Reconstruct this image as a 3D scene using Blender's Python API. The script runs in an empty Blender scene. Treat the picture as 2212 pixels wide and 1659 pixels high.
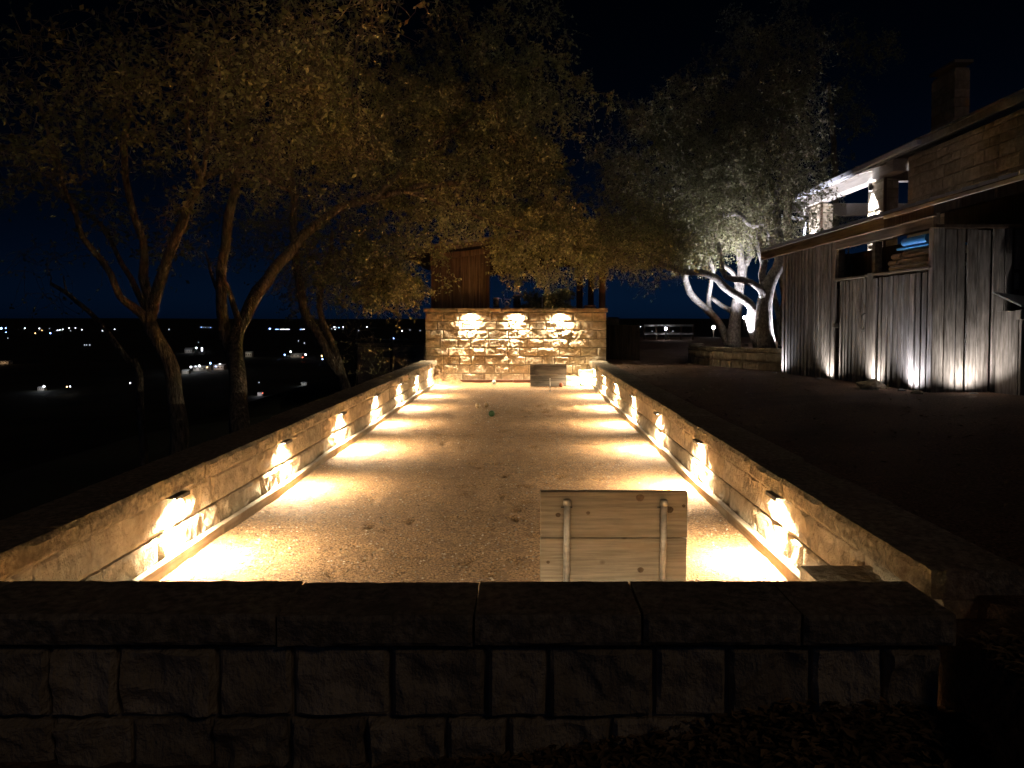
import bpy, math, random
import numpy as np
from mathutils import Vector, noise as mn

R = math.radians
random.seed(7)
rng = np.random.default_rng(7)
sc = bpy.context.scene
col = sc.collection

# ------------------------------------------------------------------ camera, sky, sun, exposure
EYE = 1.5
FPX = 1600.0            # focal length in pixels of a 2212 x 1659 frame
VPX, VPY = 1135.0, 694.0
PITCH = R(2.0)
cam_d = bpy.data.cameras.new('camera')
cam = bpy.data.objects.new('camera', cam_d); col.objects.link(cam)
cam.location = (0, 0, EYE)
cam.rotation_euler = (R(90) - PITCH, 0, 0)
cam_d.sensor_width = 36.0
cam_d.lens = FPX / 2212 * 36
cam_d.shift_x = -(VPX - 1106) / 2212
cam_d.shift_y = -(829.5 - (VPY + FPX * math.tan(PITCH))) / 2212
cam_d.clip_start = 0.05
cam_d.clip_end = 40000
sc.camera = cam

world = bpy.data.worlds.new('World'); sc.world = world
world.use_nodes = True
wn = world.node_tree
sky = wn.nodes.new('ShaderNodeTexSky'); sky.sky_type = 'NISHITA'; sky.sun_disc = False
sky.sun_elevation = R(28); sky.sun_rotation = R(200)
sky.altitude = 300; sky.dust_density = 0.4; sky.ozone_density = 2.5
bg = wn.nodes['Background']; bg.inputs['Strength'].default_value = 9.5e-6
gam = wn.nodes.new('ShaderNodeGamma'); gam.inputs['Gamma'].default_value = 2.3
tint = wn.nodes.new('ShaderNodeMixRGB'); tint.blend_type = 'MULTIPLY'; tint.inputs[0].default_value = 1; tint.inputs[2].default_value = (.06, .32, 1.0, 1)
lum = wn.nodes.new('ShaderNodeRGBToBW'); wn.links.new(sky.outputs['Color'], lum.inputs[0]); wn.links.new(lum.outputs[0], gam.inputs['Color']); wn.links.new(gam.outputs[0], tint.inputs[1]); wn.links.new(tint.outputs[0], bg.inputs['Color'])

sun_d = bpy.data.lights.new('sun', 'SUN'); sun_d.energy = 0.0042; sun_d.angle = R(10)
sun_d.color = (1.0, 0.74, 0.55)
sun = bpy.data.objects.new('sun', sun_d); col.objects.link(sun)
sun.rotation_euler = (R(52), 0, R(38))

sc.view_settings.view_transform = 'Standard'
sc.view_settings.look = 'None'
sc.view_settings.exposure = 3.85
sc.view_settings.gamma = 1.0
sc.view_settings.use_curve_mapping = False
sc.cycles.max_bounces = 8
sc.cycles.diffuse_bounces = 5
sc.cycles.caustics_reflective = False
sc.cycles.caustics_refractive = False
sc.cycles.sample_clamp_indirect = 3.0
sc.cycles.use_light_tree = True

# lamp strengths (watts)
W_SIDE, W_FAR, W_FRONT = 13.0, 7.0, 4.0
WARM = (1.0, 0.84, 0.59)
COOL = (0.86, 0.88, 1.0)
NEUT = (1.0, 0.95, 0.90)

# ------------------------------------------------------------------ picture helpers (pixel -> place)
ct, st = math.cos(PITCH), math.sin(PITCH)
def ray(vx, vy):
    a = (vx - VPX) / FPX
    b = -(vy - (VPY + FPX * math.tan(PITCH))) / FPX
    return a, ct + b * st, -st + b * ct       # x, y, z for unit forward
def P(vx, vy, Y):
    a, f, u = ray(vx, vy); s = Y / f
    return (a * s, Y, EYE + u * s)
def PX(vx, vy, X):
    a, f, u = ray(vx, vy); s = X / a
    return (X, f * s, EYE + u * s)
def PZ(vx, vy, Z):
    a, f, u = ray(vx, vy); s = (Z - EYE) / u
    return (a * s, f * s, Z)

# ------------------------------------------------------------------ mesh helpers
class MB:
    def __init__(s): s.v = []; s.f = []; s.m = []
    def add(s, v, f, mi=0):
        o = len(s.v); s.v += [tuple(p) for p in v]; s.f += [tuple(i + o for i in q) for q in f]; s.m += [mi] * len(f)
        return s
    def box(s, x0, x1, y0, y1, z0, z1, mi=0):
        return s.add([(x0,y0,z0),(x1,y0,z0),(x1,y1,z0),(x0,y1,z0),(x0,y0,z1),(x1,y0,z1),(x1,y1,z1),(x0,y1,z1)],
            [(0,3,2,1),(4,5,6,7),(0,1,5,4),(1,2,6,5),(2,3,7,6),(3,0,4,7)], mi)
    def bevbox(s, x0, x1, y0, y1, z0, z1, b, mi=0):
        # box whose edges are cut on all sides
        cx = ((x0, x1)); v = []; idx = {}
        X = (x0, x1); Y = (y0, y1); Z = (z0, z1); sg = (1, -1)
        for i in (0,1):
            for j in (0,1):
                for k in (0,1):
                    idx[(i,j,k,0)] = len(v); v.append((X[i], Y[j]+sg[j]*b, Z[k]+sg[k]*b))
                    idx[(i,j,k,1)] = len(v); v.append((X[i]+sg[i]*b, Y[j], Z[k]+sg[k]*b))
                    idx[(i,j,k,2)] = len(v); v.append((X[i]+sg[i]*b, Y[j]+sg[j]*b, Z[k]))
        f = []
        for i in (0,1): f.append([idx[(i,j,k,0)] for j,k in ((0,0),(1,0),(1,1),(0,1))])
        for j in (0,1): f.append([idx[(i,j,k,1)] for i,k in ((0,0),(1,0),(1,1),(0,1))])
        for k in (0,1): f.append([idx[(i,j,k,2)] for i,j in ((0,0),(1,0),(1,1),(0,1))])
        for j in (0,1):
            for k in (0,1): f.append([idx[(0,j,k,1)], idx[(1,j,k,1)], idx[(1,j,k,2)], idx[(0,j,k,2)]])
        for i in (0,1):
            for k in (0,1): f.append([idx[(i,0,k,0)], idx[(i,1,k,0)], idx[(i,1,k,2)], idx[(i,0,k,2)]])
        for i in (0,1):
            for j in (0,1): f.append([idx[(i,j,0,0)], idx[(i,j,1,0)], idx[(i,j,1,1)], idx[(i,j,0,1)]])
        for i in (0,1):
            for j in (0,1):
                for k in (0,1): f.append([idx[(i,j,k,0)], idx[(i,j,k,1)], idx[(i,j,k,2)]])
        return s.add(v, f, mi)
    def tube(s, pts, rad, n=8, mi=0, caps=True):
        pts = [Vector(p) for p in pts]; m = len(pts)
        if not hasattr(rad, '__len__'): rad = [rad] * m
        t0 = (pts[1] - pts[0]).normalized()
        up = Vector((0,0,1)) if abs(t0.z) < .9 else Vector((1,0,0))
        a = t0.cross(up).normalized(); v = []; f = []
        for i in range(m):
            t = (pts[min(i+1, m-1)] - pts[max(i-1, 0)]).normalized()
            a = (a - t * a.dot(t)).normalized(); b = t.cross(a)
            for k in range(n):
                w = 2 * math.pi * k / n
                v.append(pts[i] + (a * math.cos(w) + b * math.sin(w)) * rad[i])
        for i in range(m - 1):
            for k in range(n):
                k2 = (k + 1) % n
                f.append((i*n+k, i*n+k2, (i+1)*n+k2, (i+1)*n+k))
        if caps: f += [tuple(reversed(range(n))), tuple(range((m-1)*n, m*n))]
        return s.add(v, f, mi)
    def lathe(s, prof, c=(0,0,0), n=16, mi=0):
        v = []; f = []
        for r, z in prof:
            for k in range(n):
                w = 2*math.pi*k/n; v.append((c[0]+r*math.cos(w), c[1]+r*math.sin(w), c[2]+z))
        for i in range(len(prof)-1):
            for k in range(n):
                k2 = (k+1) % n; f.append((i*n+k, i*n+k2, (i+1)*n+k2, (i+1)*n+k))
        f += [tuple(reversed(range(n))), tuple(range((len(prof)-1)*n, len(prof)*n))]
        return s.add(v, f, mi)
    def build(s, name, mats, parent=None, at=None, smooth=False, rz=0):
        # at: the part's own origin in world space; vertices are given in world space (or local when local=True)
        mats = mats if isinstance(mats, (list, tuple)) else [mats]
        if at is None:
            v = np.array(s.v); lo = v.min(0); hi = v.max(0); at = ((lo[0]+hi[0])/2, (lo[1]+hi[1])/2, lo[2])
        me = bpy.data.meshes.new(name)
        me.from_pydata([(p[0]-at[0], p[1]-at[1], p[2]-at[2]) for p in s.v], [], s.f)
        for m in mats: me.materials.append(m)
        if any(s.m): me.polygons.foreach_set('material_index', s.m)
        if smooth: me.polygons.foreach_set('use_smooth', [True] * len(me.polygons))
        me.update()
        return link(name, me, parent, at, rz)
def link(name, data, parent=None, at=(0,0,0), rz=0):
    o = bpy.data.objects.new(name, data); col.objects.link(o)
    o.location = at
    if rz: o.rotation_euler = (0, 0, rz)
    if parent is not None:
        o.parent = parent
        pl = wloc(parent); o.location = (at[0]-pl[0], at[1]-pl[1], at[2]-pl[2])
    return o
def wloc(o):
    l = Vector(o.location)
    while o.parent is not None:
        o = o.parent; l = l + Vector(o.location)
    return l
def thing(name, label, cat, at=(0,0,0), group=None):
    o = bpy.data.objects.new(name, None); col.objects.link(o); o.location = at
    o.empty_display_size = .1
    return tag(o, label, cat, group)
def tag(o, label=None, cat=None, group=None, kind=None):
    if label: o['label'] = label
    if cat: o['category'] = cat
    if group: o['group'] = group
    if kind: o['kind'] = kind
    return o
def light(kind, energy, color, at, parent, rot=None, **kw):
    l = bpy.data.lights.new('light', kind); l.energy = energy; l.color = color
    for k, v in kw.items(): setattr(l, k, v)
    o = link('light_source', l, parent, at)
    if rot is not None: o.rotation_euler = rot
    return o
def aim(d):
    return Vector(d).to_track_quat('-Z', 'Y').to_euler()

# ------------------------------------------------------------------ materials
def newmat(name):
    m = bpy.data.materials.new(name); m.use_nodes = True
    return m, m.node_tree, m.node_tree.nodes['Principled BSDF']
def pmat(name, c1, c2, scale=(8,8,8), detail=6, rough=.88, bump=.4, bscale=(60,60,60), bdist=.004, var=.18,
         stain=None, stain_scale=1.2, island=False, spec=.25, lo=.35, hi=.68, metallic=0):
    m, nt, b = newmat(name); N = nt.nodes; L = nt.links
    tc = N.new('ShaderNodeTexCoord'); oi = N.new('ShaderNodeObjectInfo')
    off = N.new('ShaderNodeVectorMath'); off.operation = 'ADD'
    mul = N.new('ShaderNodeMath'); mul.operation = 'MULTIPLY'; mul.inputs[1].default_value = 41.7
    L.new(oi.outputs['Random'], mul.inputs[0]); L.new(tc.outputs['Object'], off.inputs[0]); L.new(mul.outputs[0], off.inputs[1])
    def nz(sc3, det, rg=.6):
        mp = N.new('ShaderNodeMapping'); mp.inputs['Scale'].default_value = sc3
        L.new(off.outputs[0], mp.inputs['Vector'])
        n = N.new('ShaderNodeTexNoise'); n.inputs['Scale'].default_value = 1; n.inputs['Detail'].default_value = det
        n.inputs['Roughness'].default_value = rg
        L.new(mp.outputs[0], n.inputs['Vector']); return n
    n1 = nz(scale, detail)
    rp = N.new('ShaderNodeValToRGB'); rp.color_ramp.elements[0].position = lo; rp.color_ramp.elements[1].position = hi
    rp.color_ramp.elements[0].color = (*c1, 1); rp.color_ramp.elements[1].color = (*c2, 1)
    L.new(n1.outputs['Fac'], rp.inputs[0]); c = rp.outputs[0]
    if stain:
        n3 = nz((stain_scale,)*3 if not hasattr(stain_scale, '__len__') else stain_scale, 5)
        r3 = N.new('ShaderNodeValToRGB'); r3.color_ramp.elements[0].position = .5; r3.color_ramp.elements[1].position = .72
        L.new(n3.outputs['Fac'], r3.inputs[0])
        mx = N.new('ShaderNodeMixRGB'); mx.inputs[2].default_value = (*stain, 1)
        L.new(r3.outputs[0], mx.inputs[0]); L.new(c, mx.inputs[1]); c = mx.outputs[0]
    hs = N.new('ShaderNodeHueSaturation')
    mr = N.new('ShaderNodeMapRange'); mr.inputs['To Min'].default_value = 1 - var; mr.inputs['To Max'].default_value = 1 + var
    if island:
        g = N.new('ShaderNodeNewGeometry'); L.new(g.outputs['Random Per Island'], mr.inputs['Value'])
    else: L.new(oi.outputs['Random'], mr.inputs['Value'])
    L.new(mr.outputs[0], hs.inputs['Value']); L.new(c, hs.inputs['Color'])
    L.new(hs.outputs[0], b.inputs['Base Color'])
    b.inputs['Roughness'].default_value = rough; b.inputs['Specular IOR Level'].default_value = spec
    b.inputs['Metallic'].default_value = metallic
    if bump:
        n2 = nz(bscale, 5, .65); bp = N.new('ShaderNodeBump'); bp.inputs['Strength'].default_value = bump
        bp.inputs['Distance'].default_value = bdist
        L.new(n2.outputs['Fac'], bp.inputs['Height']); L.new(bp.outputs[0], b.inputs['Normal'])
    return m
def emat(name, color, strength, sample=True):
    m, nt, b = newmat(name)
    b.inputs['Base Color'].default_value = (.6,.6,.6,1)
    b.inputs['Emission Color'].default_value = (*color, 1); b.inputs['Emission Strength'].default_value = strength
    if not sample: m.cycles.emission_sampling = 'NONE'
    return m

M = {}
M['stone'] = pmat('limestone', (.36,.29,.195), (.55,.455,.32), (13,13,9), detail=8, stain=(.32,.255,.17), stain_scale=(3,3,2), bump=1.0, bscale=(30,30,20), bdist=.03, lo=.33, hi=.62, var=.22)
M['stone_far'] = pmat('pale_limestone', (.40,.325,.22), (.58,.48,.34), (10,10,10), detail=7, stain=(.37,.295,.195), stain_scale=2.6, bump=1.0, bscale=(26,26,26), bdist=.022, lo=.33, hi=.62)
M['coping'] = pmat('coping_limestone', (.20,.16,.105), (.46,.375,.26), (30,30,30), detail=8, stain=(.24,.19,.125), stain_scale=5, bump=1.0, bscale=(46,46,46), bdist=.018, lo=.38, hi=.64)
M['mortar'] = pmat('mortar', (.26,.215,.15), (.36,.30,.215), (20,20,20), bump=.5)
M['gravel'] = pmat('crushed_granite', (.07,.036,.016), (.42,.235,.102), (62,62,62), detail=6, bump=1.0, bscale=(55,55,55), bdist=.03, var=0,  # dark tone also paints the shade in crevices between grains
                   stain=(.17,.092,.042), stain_scale=(9,9,9), lo=.36, hi=.62)
M['yard'] = pmat('yard_gravel', (.06,.033,.02), (.32,.185,.11), (60,60,60), bump=.9, bscale=(40,40,40), bdist=.015, var=0, stain=(.09,.052,.03), stain_scale=.9)
M['kerb'] = pmat('kerb_timber', (.26,.20,.13), (.44,.36,.26), (30,2.0,30), bump=.5, bscale=(90,4,90), stain=(.2,.14,.09), stain_scale=2)
M['redwood'] = pmat('dark_red_timber', (.10,.045,.03), (.19,.09,.06), (2,30,30), bump=.5, bscale=(5,80,80))
M['darkmetal'] = pmat('dark_bronze_metal', (.03,.026,.022), (.06,.05,.04), bump=.1, rough=.5, var=.05)
M['pipe'] = pmat('galvanised_pipe', (.34,.31,.26), (.55,.51,.44), (12,12,30), bump=.15, rough=.5, var=.05, metallic=.4)
M['whitemetal'] = pmat('white_painted_metal', (.62,.62,.63), (.75,.75,.76), bump=.08, rough=.5, var=.03)
M['greymetal'] = pmat('grey_sheet_metal', (.22,.22,.22), (.36,.36,.35), bump=.1, rough=.45, var=.05)
M['grey_wood'] = pmat('weathered_grey_wood', (.10,.085,.072), (.33,.29,.26), (34,34,3.2), detail=8, bump=.8, bscale=(70,70,3), bdist=.006, var=.28,
                      stain=(.13,.11,.095), stain_scale=(7,7,2.2))
M['brown_wood'] = pmat('brown_stained_wood', (.09,.055,.033), (.22,.145,.09), (24,24,1.3), detail=7, bump=.5, bscale=(60,60,3), var=.2)
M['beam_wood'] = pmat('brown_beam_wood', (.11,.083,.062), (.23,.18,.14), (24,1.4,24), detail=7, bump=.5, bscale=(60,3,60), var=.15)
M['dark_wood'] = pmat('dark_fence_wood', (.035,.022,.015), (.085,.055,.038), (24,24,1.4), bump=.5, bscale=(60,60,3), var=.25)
M['ply'] = pmat('cream_painted_timber', (.50,.44,.37), (.62,.56,.48), (20,1.5,20), bump=.15, var=.05)
M['bark'] = pmat('oak_bark', (.09,.072,.05), (.44,.36,.26), (30,30,9), detail=8, bump=1.0, bscale=(38,38,11), bdist=.05, var=.05, stain=(.16,.15,.11), stain_scale=4)
M['bark_pale'] = pmat('pale_oak_bark', (.13,.115,.10), (.42,.385,.35), (24,24,14), detail=8, bump=1.0, bscale=(40,40,20), bdist=.02, var=.05, stain=(.11,.10,.085), stain_scale=7)
M['twig'] = pmat('pale_twig', (.22,.18,.125), (.46,.39,.29), (9,9,9), bump=0, var=.2, island=True)
M['leaf'] = pmat('oak_leaf', (.26,.265,.11), (.53,.53,.29), (3,3,3), bump=0, rough=.55, island=True, var=.55)
M['leaf_b'] = pmat('oak_leaf_green', (.19,.19,.095), (.38,.37,.22), (3,3,3), bump=0, rough=.55, island=True, var=.55)
def translucent(m, k):
    nt = m.node_tree; N = nt.nodes; L = nt.links; b = N['Principled BSDF']
    tr = N.new('ShaderNodeBsdfTranslucent'); mx = N.new('ShaderNodeMixShader'); mx.inputs[0].default_value = k
    L.new(b.inputs['Base Color'].links[0].from_socket, tr.inputs['Color'])
    L.new(b.outputs[0], mx.inputs[1]); L.new(tr.outputs[0], mx.inputs[2]); L.new(mx.outputs[0], N['Material Output'].inputs['Surface'])
translucent(M['leaf'], .42); translucent(M['leaf_b'], .35)
M['leaf_dry'] = pmat('dry_leaf', (.12,.075,.035), (.30,.20,.10), (3,3,3), bump=0, rough=.7, island=True, var=.6)
M['pebble'] = pmat('pebble', (.25,.19,.13), (.45,.36,.26), (6,6,6), bump=.3, island=True, var=.4)
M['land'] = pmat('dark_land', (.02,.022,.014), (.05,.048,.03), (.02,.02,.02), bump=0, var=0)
M['lens'] = emat('lamp_lens', WARM, 4, False)
M['lens_cool'] = emat('cool_lamp_lens', COOL, .6, False)

def board_material():
    # sawn pine with dark oval knots, grain along X
    m = pmat('sawn_pine', (.17,.133,.09), (.32,.262,.187), (3.2,46,60), detail=9, bump=.55, bscale=(3,60,80), bdist=.004, var=.10,
             stain=(.22,.16,.095), stain_scale=(2.5,8,12))
    nt = m.node_tree; N = nt.nodes; L = nt.links; b = N['Principled BSDF']
    src = b.inputs['Base Color'].links[0].from_socket
    tc = N.new('ShaderNodeTexCoord'); mp = N.new('ShaderNodeMapping'); mp.inputs['Scale'].default_value = (4.4,1,5.6)
    oi = N.new('ShaderNodeObjectInfo'); ad = N.new('ShaderNodeVectorMath'); ad.operation = 'ADD'
    L.new(tc.outputs['Object'], ad.inputs[0]); L.new(oi.outputs['Random'], ad.inputs[1]); L.new(ad.outputs[0], mp.inputs['Vector'])
    vo = N.new('ShaderNodeTexVoronoi'); vo.inputs['Scale'].default_value = 1; vo.voronoi_dimensions = '3D'
    L.new(mp.outputs[0], vo.inputs['Vector'])
    rp = N.new('ShaderNodeValToRGB'); e = rp.color_ramp.elements
    e[0].position = .05; e[0].color = (1,1,1,1); e[1].position = .11; e[1].color = (0,0,0,1)
    L.new(vo.outputs['Distance'], rp.inputs[0])
    mx = N.new('ShaderNodeMixRGB'); mx.inputs[2].default_value = (.075,.045,.022,1)
    mm = N.new('ShaderNodeMath'); mm.operation = 'MULTIPLY'; mm.inputs[1].default_value = .85
    L.new(rp.outputs[0], mm.inputs[0]); L.new(mm.outputs[0], mx.inputs[0]); L.new(src, mx.inputs[1]); L.new(mx.outputs[0], b.inputs['Base Color'])
    return m
M['pine'] = board_material()
M['grey_board'] = pmat('weathered_shaded_board', (.085,.075,.06), (.20,.175,.14), (1.6,30,34), detail=8, bump=.5, bscale=(3,60,80), var=.08, stain=(.06,.05,.04), stain_scale=(3,6,6))  # weathered grey, with the dim light on its front put into the colour
gm, gnt, gb = newmat('jar_glass'); gb.inputs['Transmission Weight'].default_value = 1; gb.inputs['Roughness'].default_value = .08
gb.inputs['Base Color'].default_value = (.85,.9,.9,1); M['glass'] = gm

# ------------------------------------------------------------------ ground
def S(t): t = min(1, max(0, t)); return t*t*(3-2*t)
def gz(x, y):
    k = S((x - 2) / 3)
    right = .45 + .05*k + .024*max(-6, min(12, 14.4 - y))*k
    left = -.25 - .14*max(0, -x-2.6) - .33*max(0, -x-9)
    if x < -2.3: z = left
    elif x > 1.46 and y < 2.64: z = .43 + .05*k
    elif x > 1.72: z = right
    elif y < 2.55: z = .04 + .03*math.sin(x*1.7) + .10*S((x-.2)/1.0)*S((y-1.6)/.8)
    elif y < 18.1: z = -.06
    else: z = .35
    if x > -2.3 and y > 18.1 and x <= 1.72: z = .35
    far = max(0, y - (38 if x < 3 else 55)); z -= .16*far
    if x < -2.3 and y > 18: z = max(z, -.25 - .3*max(0, -x-6) - .16*far)
    floor = -45
    hill = 0
    d = math.hypot(x, y)
    if d > 5000: hill = S((d-5000)/4500)*(75 + 20*mn.noise(Vector((x/2600, y/2600, 0))) + 9*mn.noise(Vector((x/700, y/700, 3))))
    z = max(z, floor) + hill
    if d > 150 and hill == 0: z += 1.2*mn.noise(Vector((x/60, y/60, 0)))
    return z
def axis(lo, dense0, dense1, step, hi, extra):
    a = list(np.arange(dense0, dense1 + 1e-6, step)) + extra
    s = step; x = dense1
    while x < hi: s *= 1.22; x += s; a.append(x)
    s = step; x = dense0
    while x > lo: s *= 1.22; x -= s; a.append(x)
    return np.array(sorted(set(round(float(v), 4) for v in a)))
gx = axis(-14000, -14, 16, .5, 14000, [-2.45,-2.31,-2.29,1.45,1.47,1.71,1.73,1.9])
gy = axis(-12, -4, 32, .5, 15000, [2.54,2.56,2.63,2.65,18.09,18.11,2.9,2.4])
mb = MB()
nxg = len(gx)
mb.v = [(x, y, gz(x, y)) for y in gy for x in gx]
mb.f = [(j*nxg+i, j*nxg+i+1, (j+1)*nxg+i+1, (j+1)*nxg+i) for j in range(len(gy)-1) for i in range(nxg-1)]
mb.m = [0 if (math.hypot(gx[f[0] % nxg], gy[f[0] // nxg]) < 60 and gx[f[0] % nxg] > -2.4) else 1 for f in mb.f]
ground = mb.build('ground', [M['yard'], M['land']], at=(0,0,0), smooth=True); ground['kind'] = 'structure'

# court gravel: raked and trodden, a little proud along the middle
XL, XR, Y0, Y1 = -2.2, 1.6, 2.72, 17.95      # inner faces of the walls, front and far wall
def court_z(x, y):
    z = .012*mn.noise(Vector((x*1.1, y*.9, 0))) + .008*mn.noise(Vector((x*4, y*3.2, 5)))
    n = mn.noise(Vector((x*7.5, y*6.5, 9)))
    z -= .03*max(0, n-.28)*2 * (1 if -1.5 < x < 1.0 else .4)
    z -= .012*max(0, mn.noise(Vector((x*3.0+y*.5, y*.7, 21)))-.25)*2
    z += .004*mn.noise(Vector((x*18, y*18, 2)))
    z += .05*S((y-17.2)/.8)*(.5+.5*mn.noise(Vector((x*1.6, 0, 4))))
    return z
xs = np.arange(XL-.02, XR+.021, .03); ys = np.concatenate([np.arange(2.6, 8, .03), np.arange(8, 18.02, .055)])
mb = MB(); n_ = len(xs)
mb.v = [(x, y, court_z(x, y)) for y in ys for x in xs]
mb.f = [(j*n_+i, j*n_+i+1, (j+1)*n_+i+1, (j+1)*n_+i) for j in range(len(ys)-1) for i in range(n_-1)]
mb.m = [0]*len(mb.f)
court = mb.build('court_gravel', M['gravel'], at=(0,0,0), smooth=True); court['kind'] = 'structure'

# ------------------------------------------------------------------ stonework
def stone_mesh(w, h, d, res, relief, seed, top_rough=0, name='stone'):
    """one split-faced block: local x along the wall, -y the rough face, z up from 0"""
    nx = max(3, int(w/res)); nz = max(3, int(h/res)); v = []; f = []
    g = .004
    for j in range(nz+1):
        for i in range(nx+1):
            x = -w/2 + w*i/nx; z = h*j/nz
            e = min(x + w/2, w/2 - x, z, h - z)
            k = max(0.0, min(1, e/.009))
            q = Vector((x*5.5, z*7, seed*3.17)); q2 = Vector((x*17, z*17, seed*1.7))
            a = mn.noise(q); rid = 1 - abs(mn.noise(Vector((x*9, z*9, seed*5.1))))*2
            y = -(relief*(.35 + .95*a + .5*rid)*k**.6 + relief*.28*mn.noise(q2)*min(1, e/.01+.15))
            y = min(y, .012)
            jx = .004*mn.noise(Vector((z*14, seed, i)))*(1 if i in (0, nx) else 0)
            jz = .004*mn.noise(Vector((x*14, seed, j)))*(1 if j in (0, nz) else 0)
            v.append((x+jx, y, z+jz))
    W = nx+1
    for j in range(nz):
        for i in range(nx): f.append((j*W+i, j*W+i+1, (j+1)*W+i+1, (j+1)*W+i))
    ring = [i for i in range(W)] + [j*W+nx for j in range(1, nz+1)] + [nz*W+i for i in range(nx-1, -1, -1)] + [j*W for j in range(nz-1, 0, -1)]
    o = len(v)
    for r_ in ring: p = v[r_]; v.append((p[0], d, p[2]))
    m = len(ring)
    for k in range(m): f.append((ring[k], o+k, o+(k+1) % m, ring[(k+1) % m]))
    f.append(tuple(o+k for k in range(m)))
    me = bpy.data.meshes.new(name); me.from_pydata(v, [], f); me.update()
    return me
seedc = [0]
def lay(parent, p0, ang, length, z, h, wmin, wmax, d, res, relief, m, name='stone', joint=.013, zf=None):
    """a course of blocks from p0 along direction ang; rough face on the right-hand... local -y"""
    u = 0; ca, sa = math.cos(ang), math.sin(ang)
    while u < length - .05:
        w = random.uniform(wmin, wmax)
        if length - u - w < wmin*.7: w = length - u
        seedc[0] += 1
        me = stone_mesh(w - joint, h - joint, d, res, relief*random.uniform(.7, 1.25), seedc[0] + 11, name=name); me.materials.append(m)
        c = u + w/2
        o = link(name, me, parent, (p0[0] + ca*c - sa*random.uniform(-.004,.004), p0[1] + sa*c, z + (zf(c) if zf else 0) + joint/2), ang)
        u += w
def core(parent, x0, x1, y0, y1, z0, z1, name='mortar_core'):
    return MB().box(x0, x1, y0, y1, z0, z1).build(name, M['mortar'], parent)

WTOP = .55
# left and right court walls: the faces look at the court
for side in (-1, 1):
    fx = XL if side < 0 else XR
    ya, yb = (2.45, 17.9) if side < 0 else (2.80, 17.9)
    t = thing('court_wall', 'low rough limestone court wall beside the dark trees, lamps under its coping' if side < 0 else
              'low rough limestone court wall beside the gravel yard and wooden shed, lamps under its coping', 'wall', (fx + side*.15, ya, 0))
    ang = R(90) if side < 0 else R(-90)
    start = (fx, ya) if side < 0 else (fx, yb)
    core(t, *(sorted((fx + side*.03, fx + side*.28))), ya+.01, yb, -.1, .43)
    for c, (z, h) in enumerate(((.0, .215), (.215, .215))):
        # finer blocks near, coarser far: two runs
        L = yb - ya
        lay(t, start, ang, L, z, h, .38, .85, .10, .022, .024, M['stone'])
    # coping stones with rough inner edge
    u = 0
    while u < L - .05:
        w = random.uniform(.55, .95)
        if L - u - w < .35: w = L - u
        seedc[0] += 1
        me = stone_mesh(w-.01, .115, .36 + random.uniform(-.012, .012), .02, .022, seedc[0], name='coping_stone'); me.materials.append(M['coping'])
        yy = start[1] + (u + w/2)*(1 if side < 0 else -1)
        link('coping_stone', me, t, (fx - side*.045 + random.uniform(-.006, .006), yy, .434 + random.uniform(-.002, .004)), ang)
        u += w
    # a rough end block closes the right wall
    if side > 0:
        me = stone_mesh(.33, .43, .06, .03, .02, 901); me.materials.append(M['stone'])
        link('end_stone', me, t, (fx+.165, ya - .005, 0), 0)
    # timber kerb
    k = thing('timber_kerb', 'pale timber kerb boards along the foot of the wall beside the dark trees' if side < 0 else
              'pale timber kerb boards along the foot of the wall beside the gravel yard', 'kerb', (fx - side*.04, ya, 0))
    y = 2.75 if side < 0 else 3.4
    x0 = fx - side*.078
    while y < 17.6:
        l = min(2.44, 17.9 - y); n = 9; v = []; f = []
        ph = random.uniform(0, 6)
        for i in range(n+1):
            yy = y + .004 + (l-.008)*i/n; w = .007*math.sin(ph + yy*1.9) + .005*mn.noise(Vector((yy*2, side, 3)))
            a, b2 = x0 + w, x0 + w + side*.042
            zt = .072 + .006*math.sin(ph*2 + yy*1.3)
            v += [(a, yy, -.05), (a, yy, zt-.004), (a+side*.004, yy, zt), (b2, yy, zt+.001), (b2, yy, -.05)]
        for i in range(n):
            for q in range(4): f.append((i*5+q, i*5+q+1, i*5+q+6, i*5+q+5))
        f += [(0,1,2,3,4), tuple(n*5+q for q in (4,3,2,1,0))]
        MB().add(v, f).build('board', M['kerb'], k)
        y += l

# far wall
FX0, FX1, FTOP = -2.43, 1.965, 1.82
t = thing('end_wall', 'tall split-faced limestone end wall with three bright lamps under its coping', 'wall', ((FX0+FX1)/2, Y1, 0))
core(t, FX0+.02, FX1-.02, Y1+.014, Y1+.30, -.1, 1.70)
for c in range(8):
    lay(t, (FX0 + (0 if c % 2 else .0), Y1), 0, FX1-FX0, .02 + c*.2115, .2115, .28, .62, .12, .022, .024, M['stone_far'])
lay(t, (FX0-.035, Y1-.055), 0, FX1-FX0+.07, 1.712, .112, .75, 1.1, .40, .03, .016, M['stone_far'], 'coping_stone')

# front wall, between the camera and the court
t = thing('front_wall', 'dark low stone wall with wide flat coping closing the front of the court', 'wall', (-.6, 2.55, 0))
FYN = 2.44
core(t, -2.9, 1.37, FYN+.016, 2.66, -.1, .43)
for c, (z, h) in enumerate(((-.02, .195), (.175, .245))):
    lay(t, (-2.95, FYN), 0, 4.34, z, h, .20, .36, .10, .012, .032, M['stone'], joint=.016)
u = 0; L = 4.72
for w in (1.1, 1.08, .65, .555, .525, .51):
    seedc[0] += 1
    me = stone_mesh(w-.008, .102, .31 + random.uniform(-.006, .006), .014, .016, seedc[0], name='coping_stone'); me.materials.append(M['coping'])
    link('coping_stone', me, t, (-3.0 + u + w/2, 2.405 + random.uniform(-.006,.006), .434 + random.uniform(-.003,.003)), random.uniform(-.004,.004))
    u += w

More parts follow.
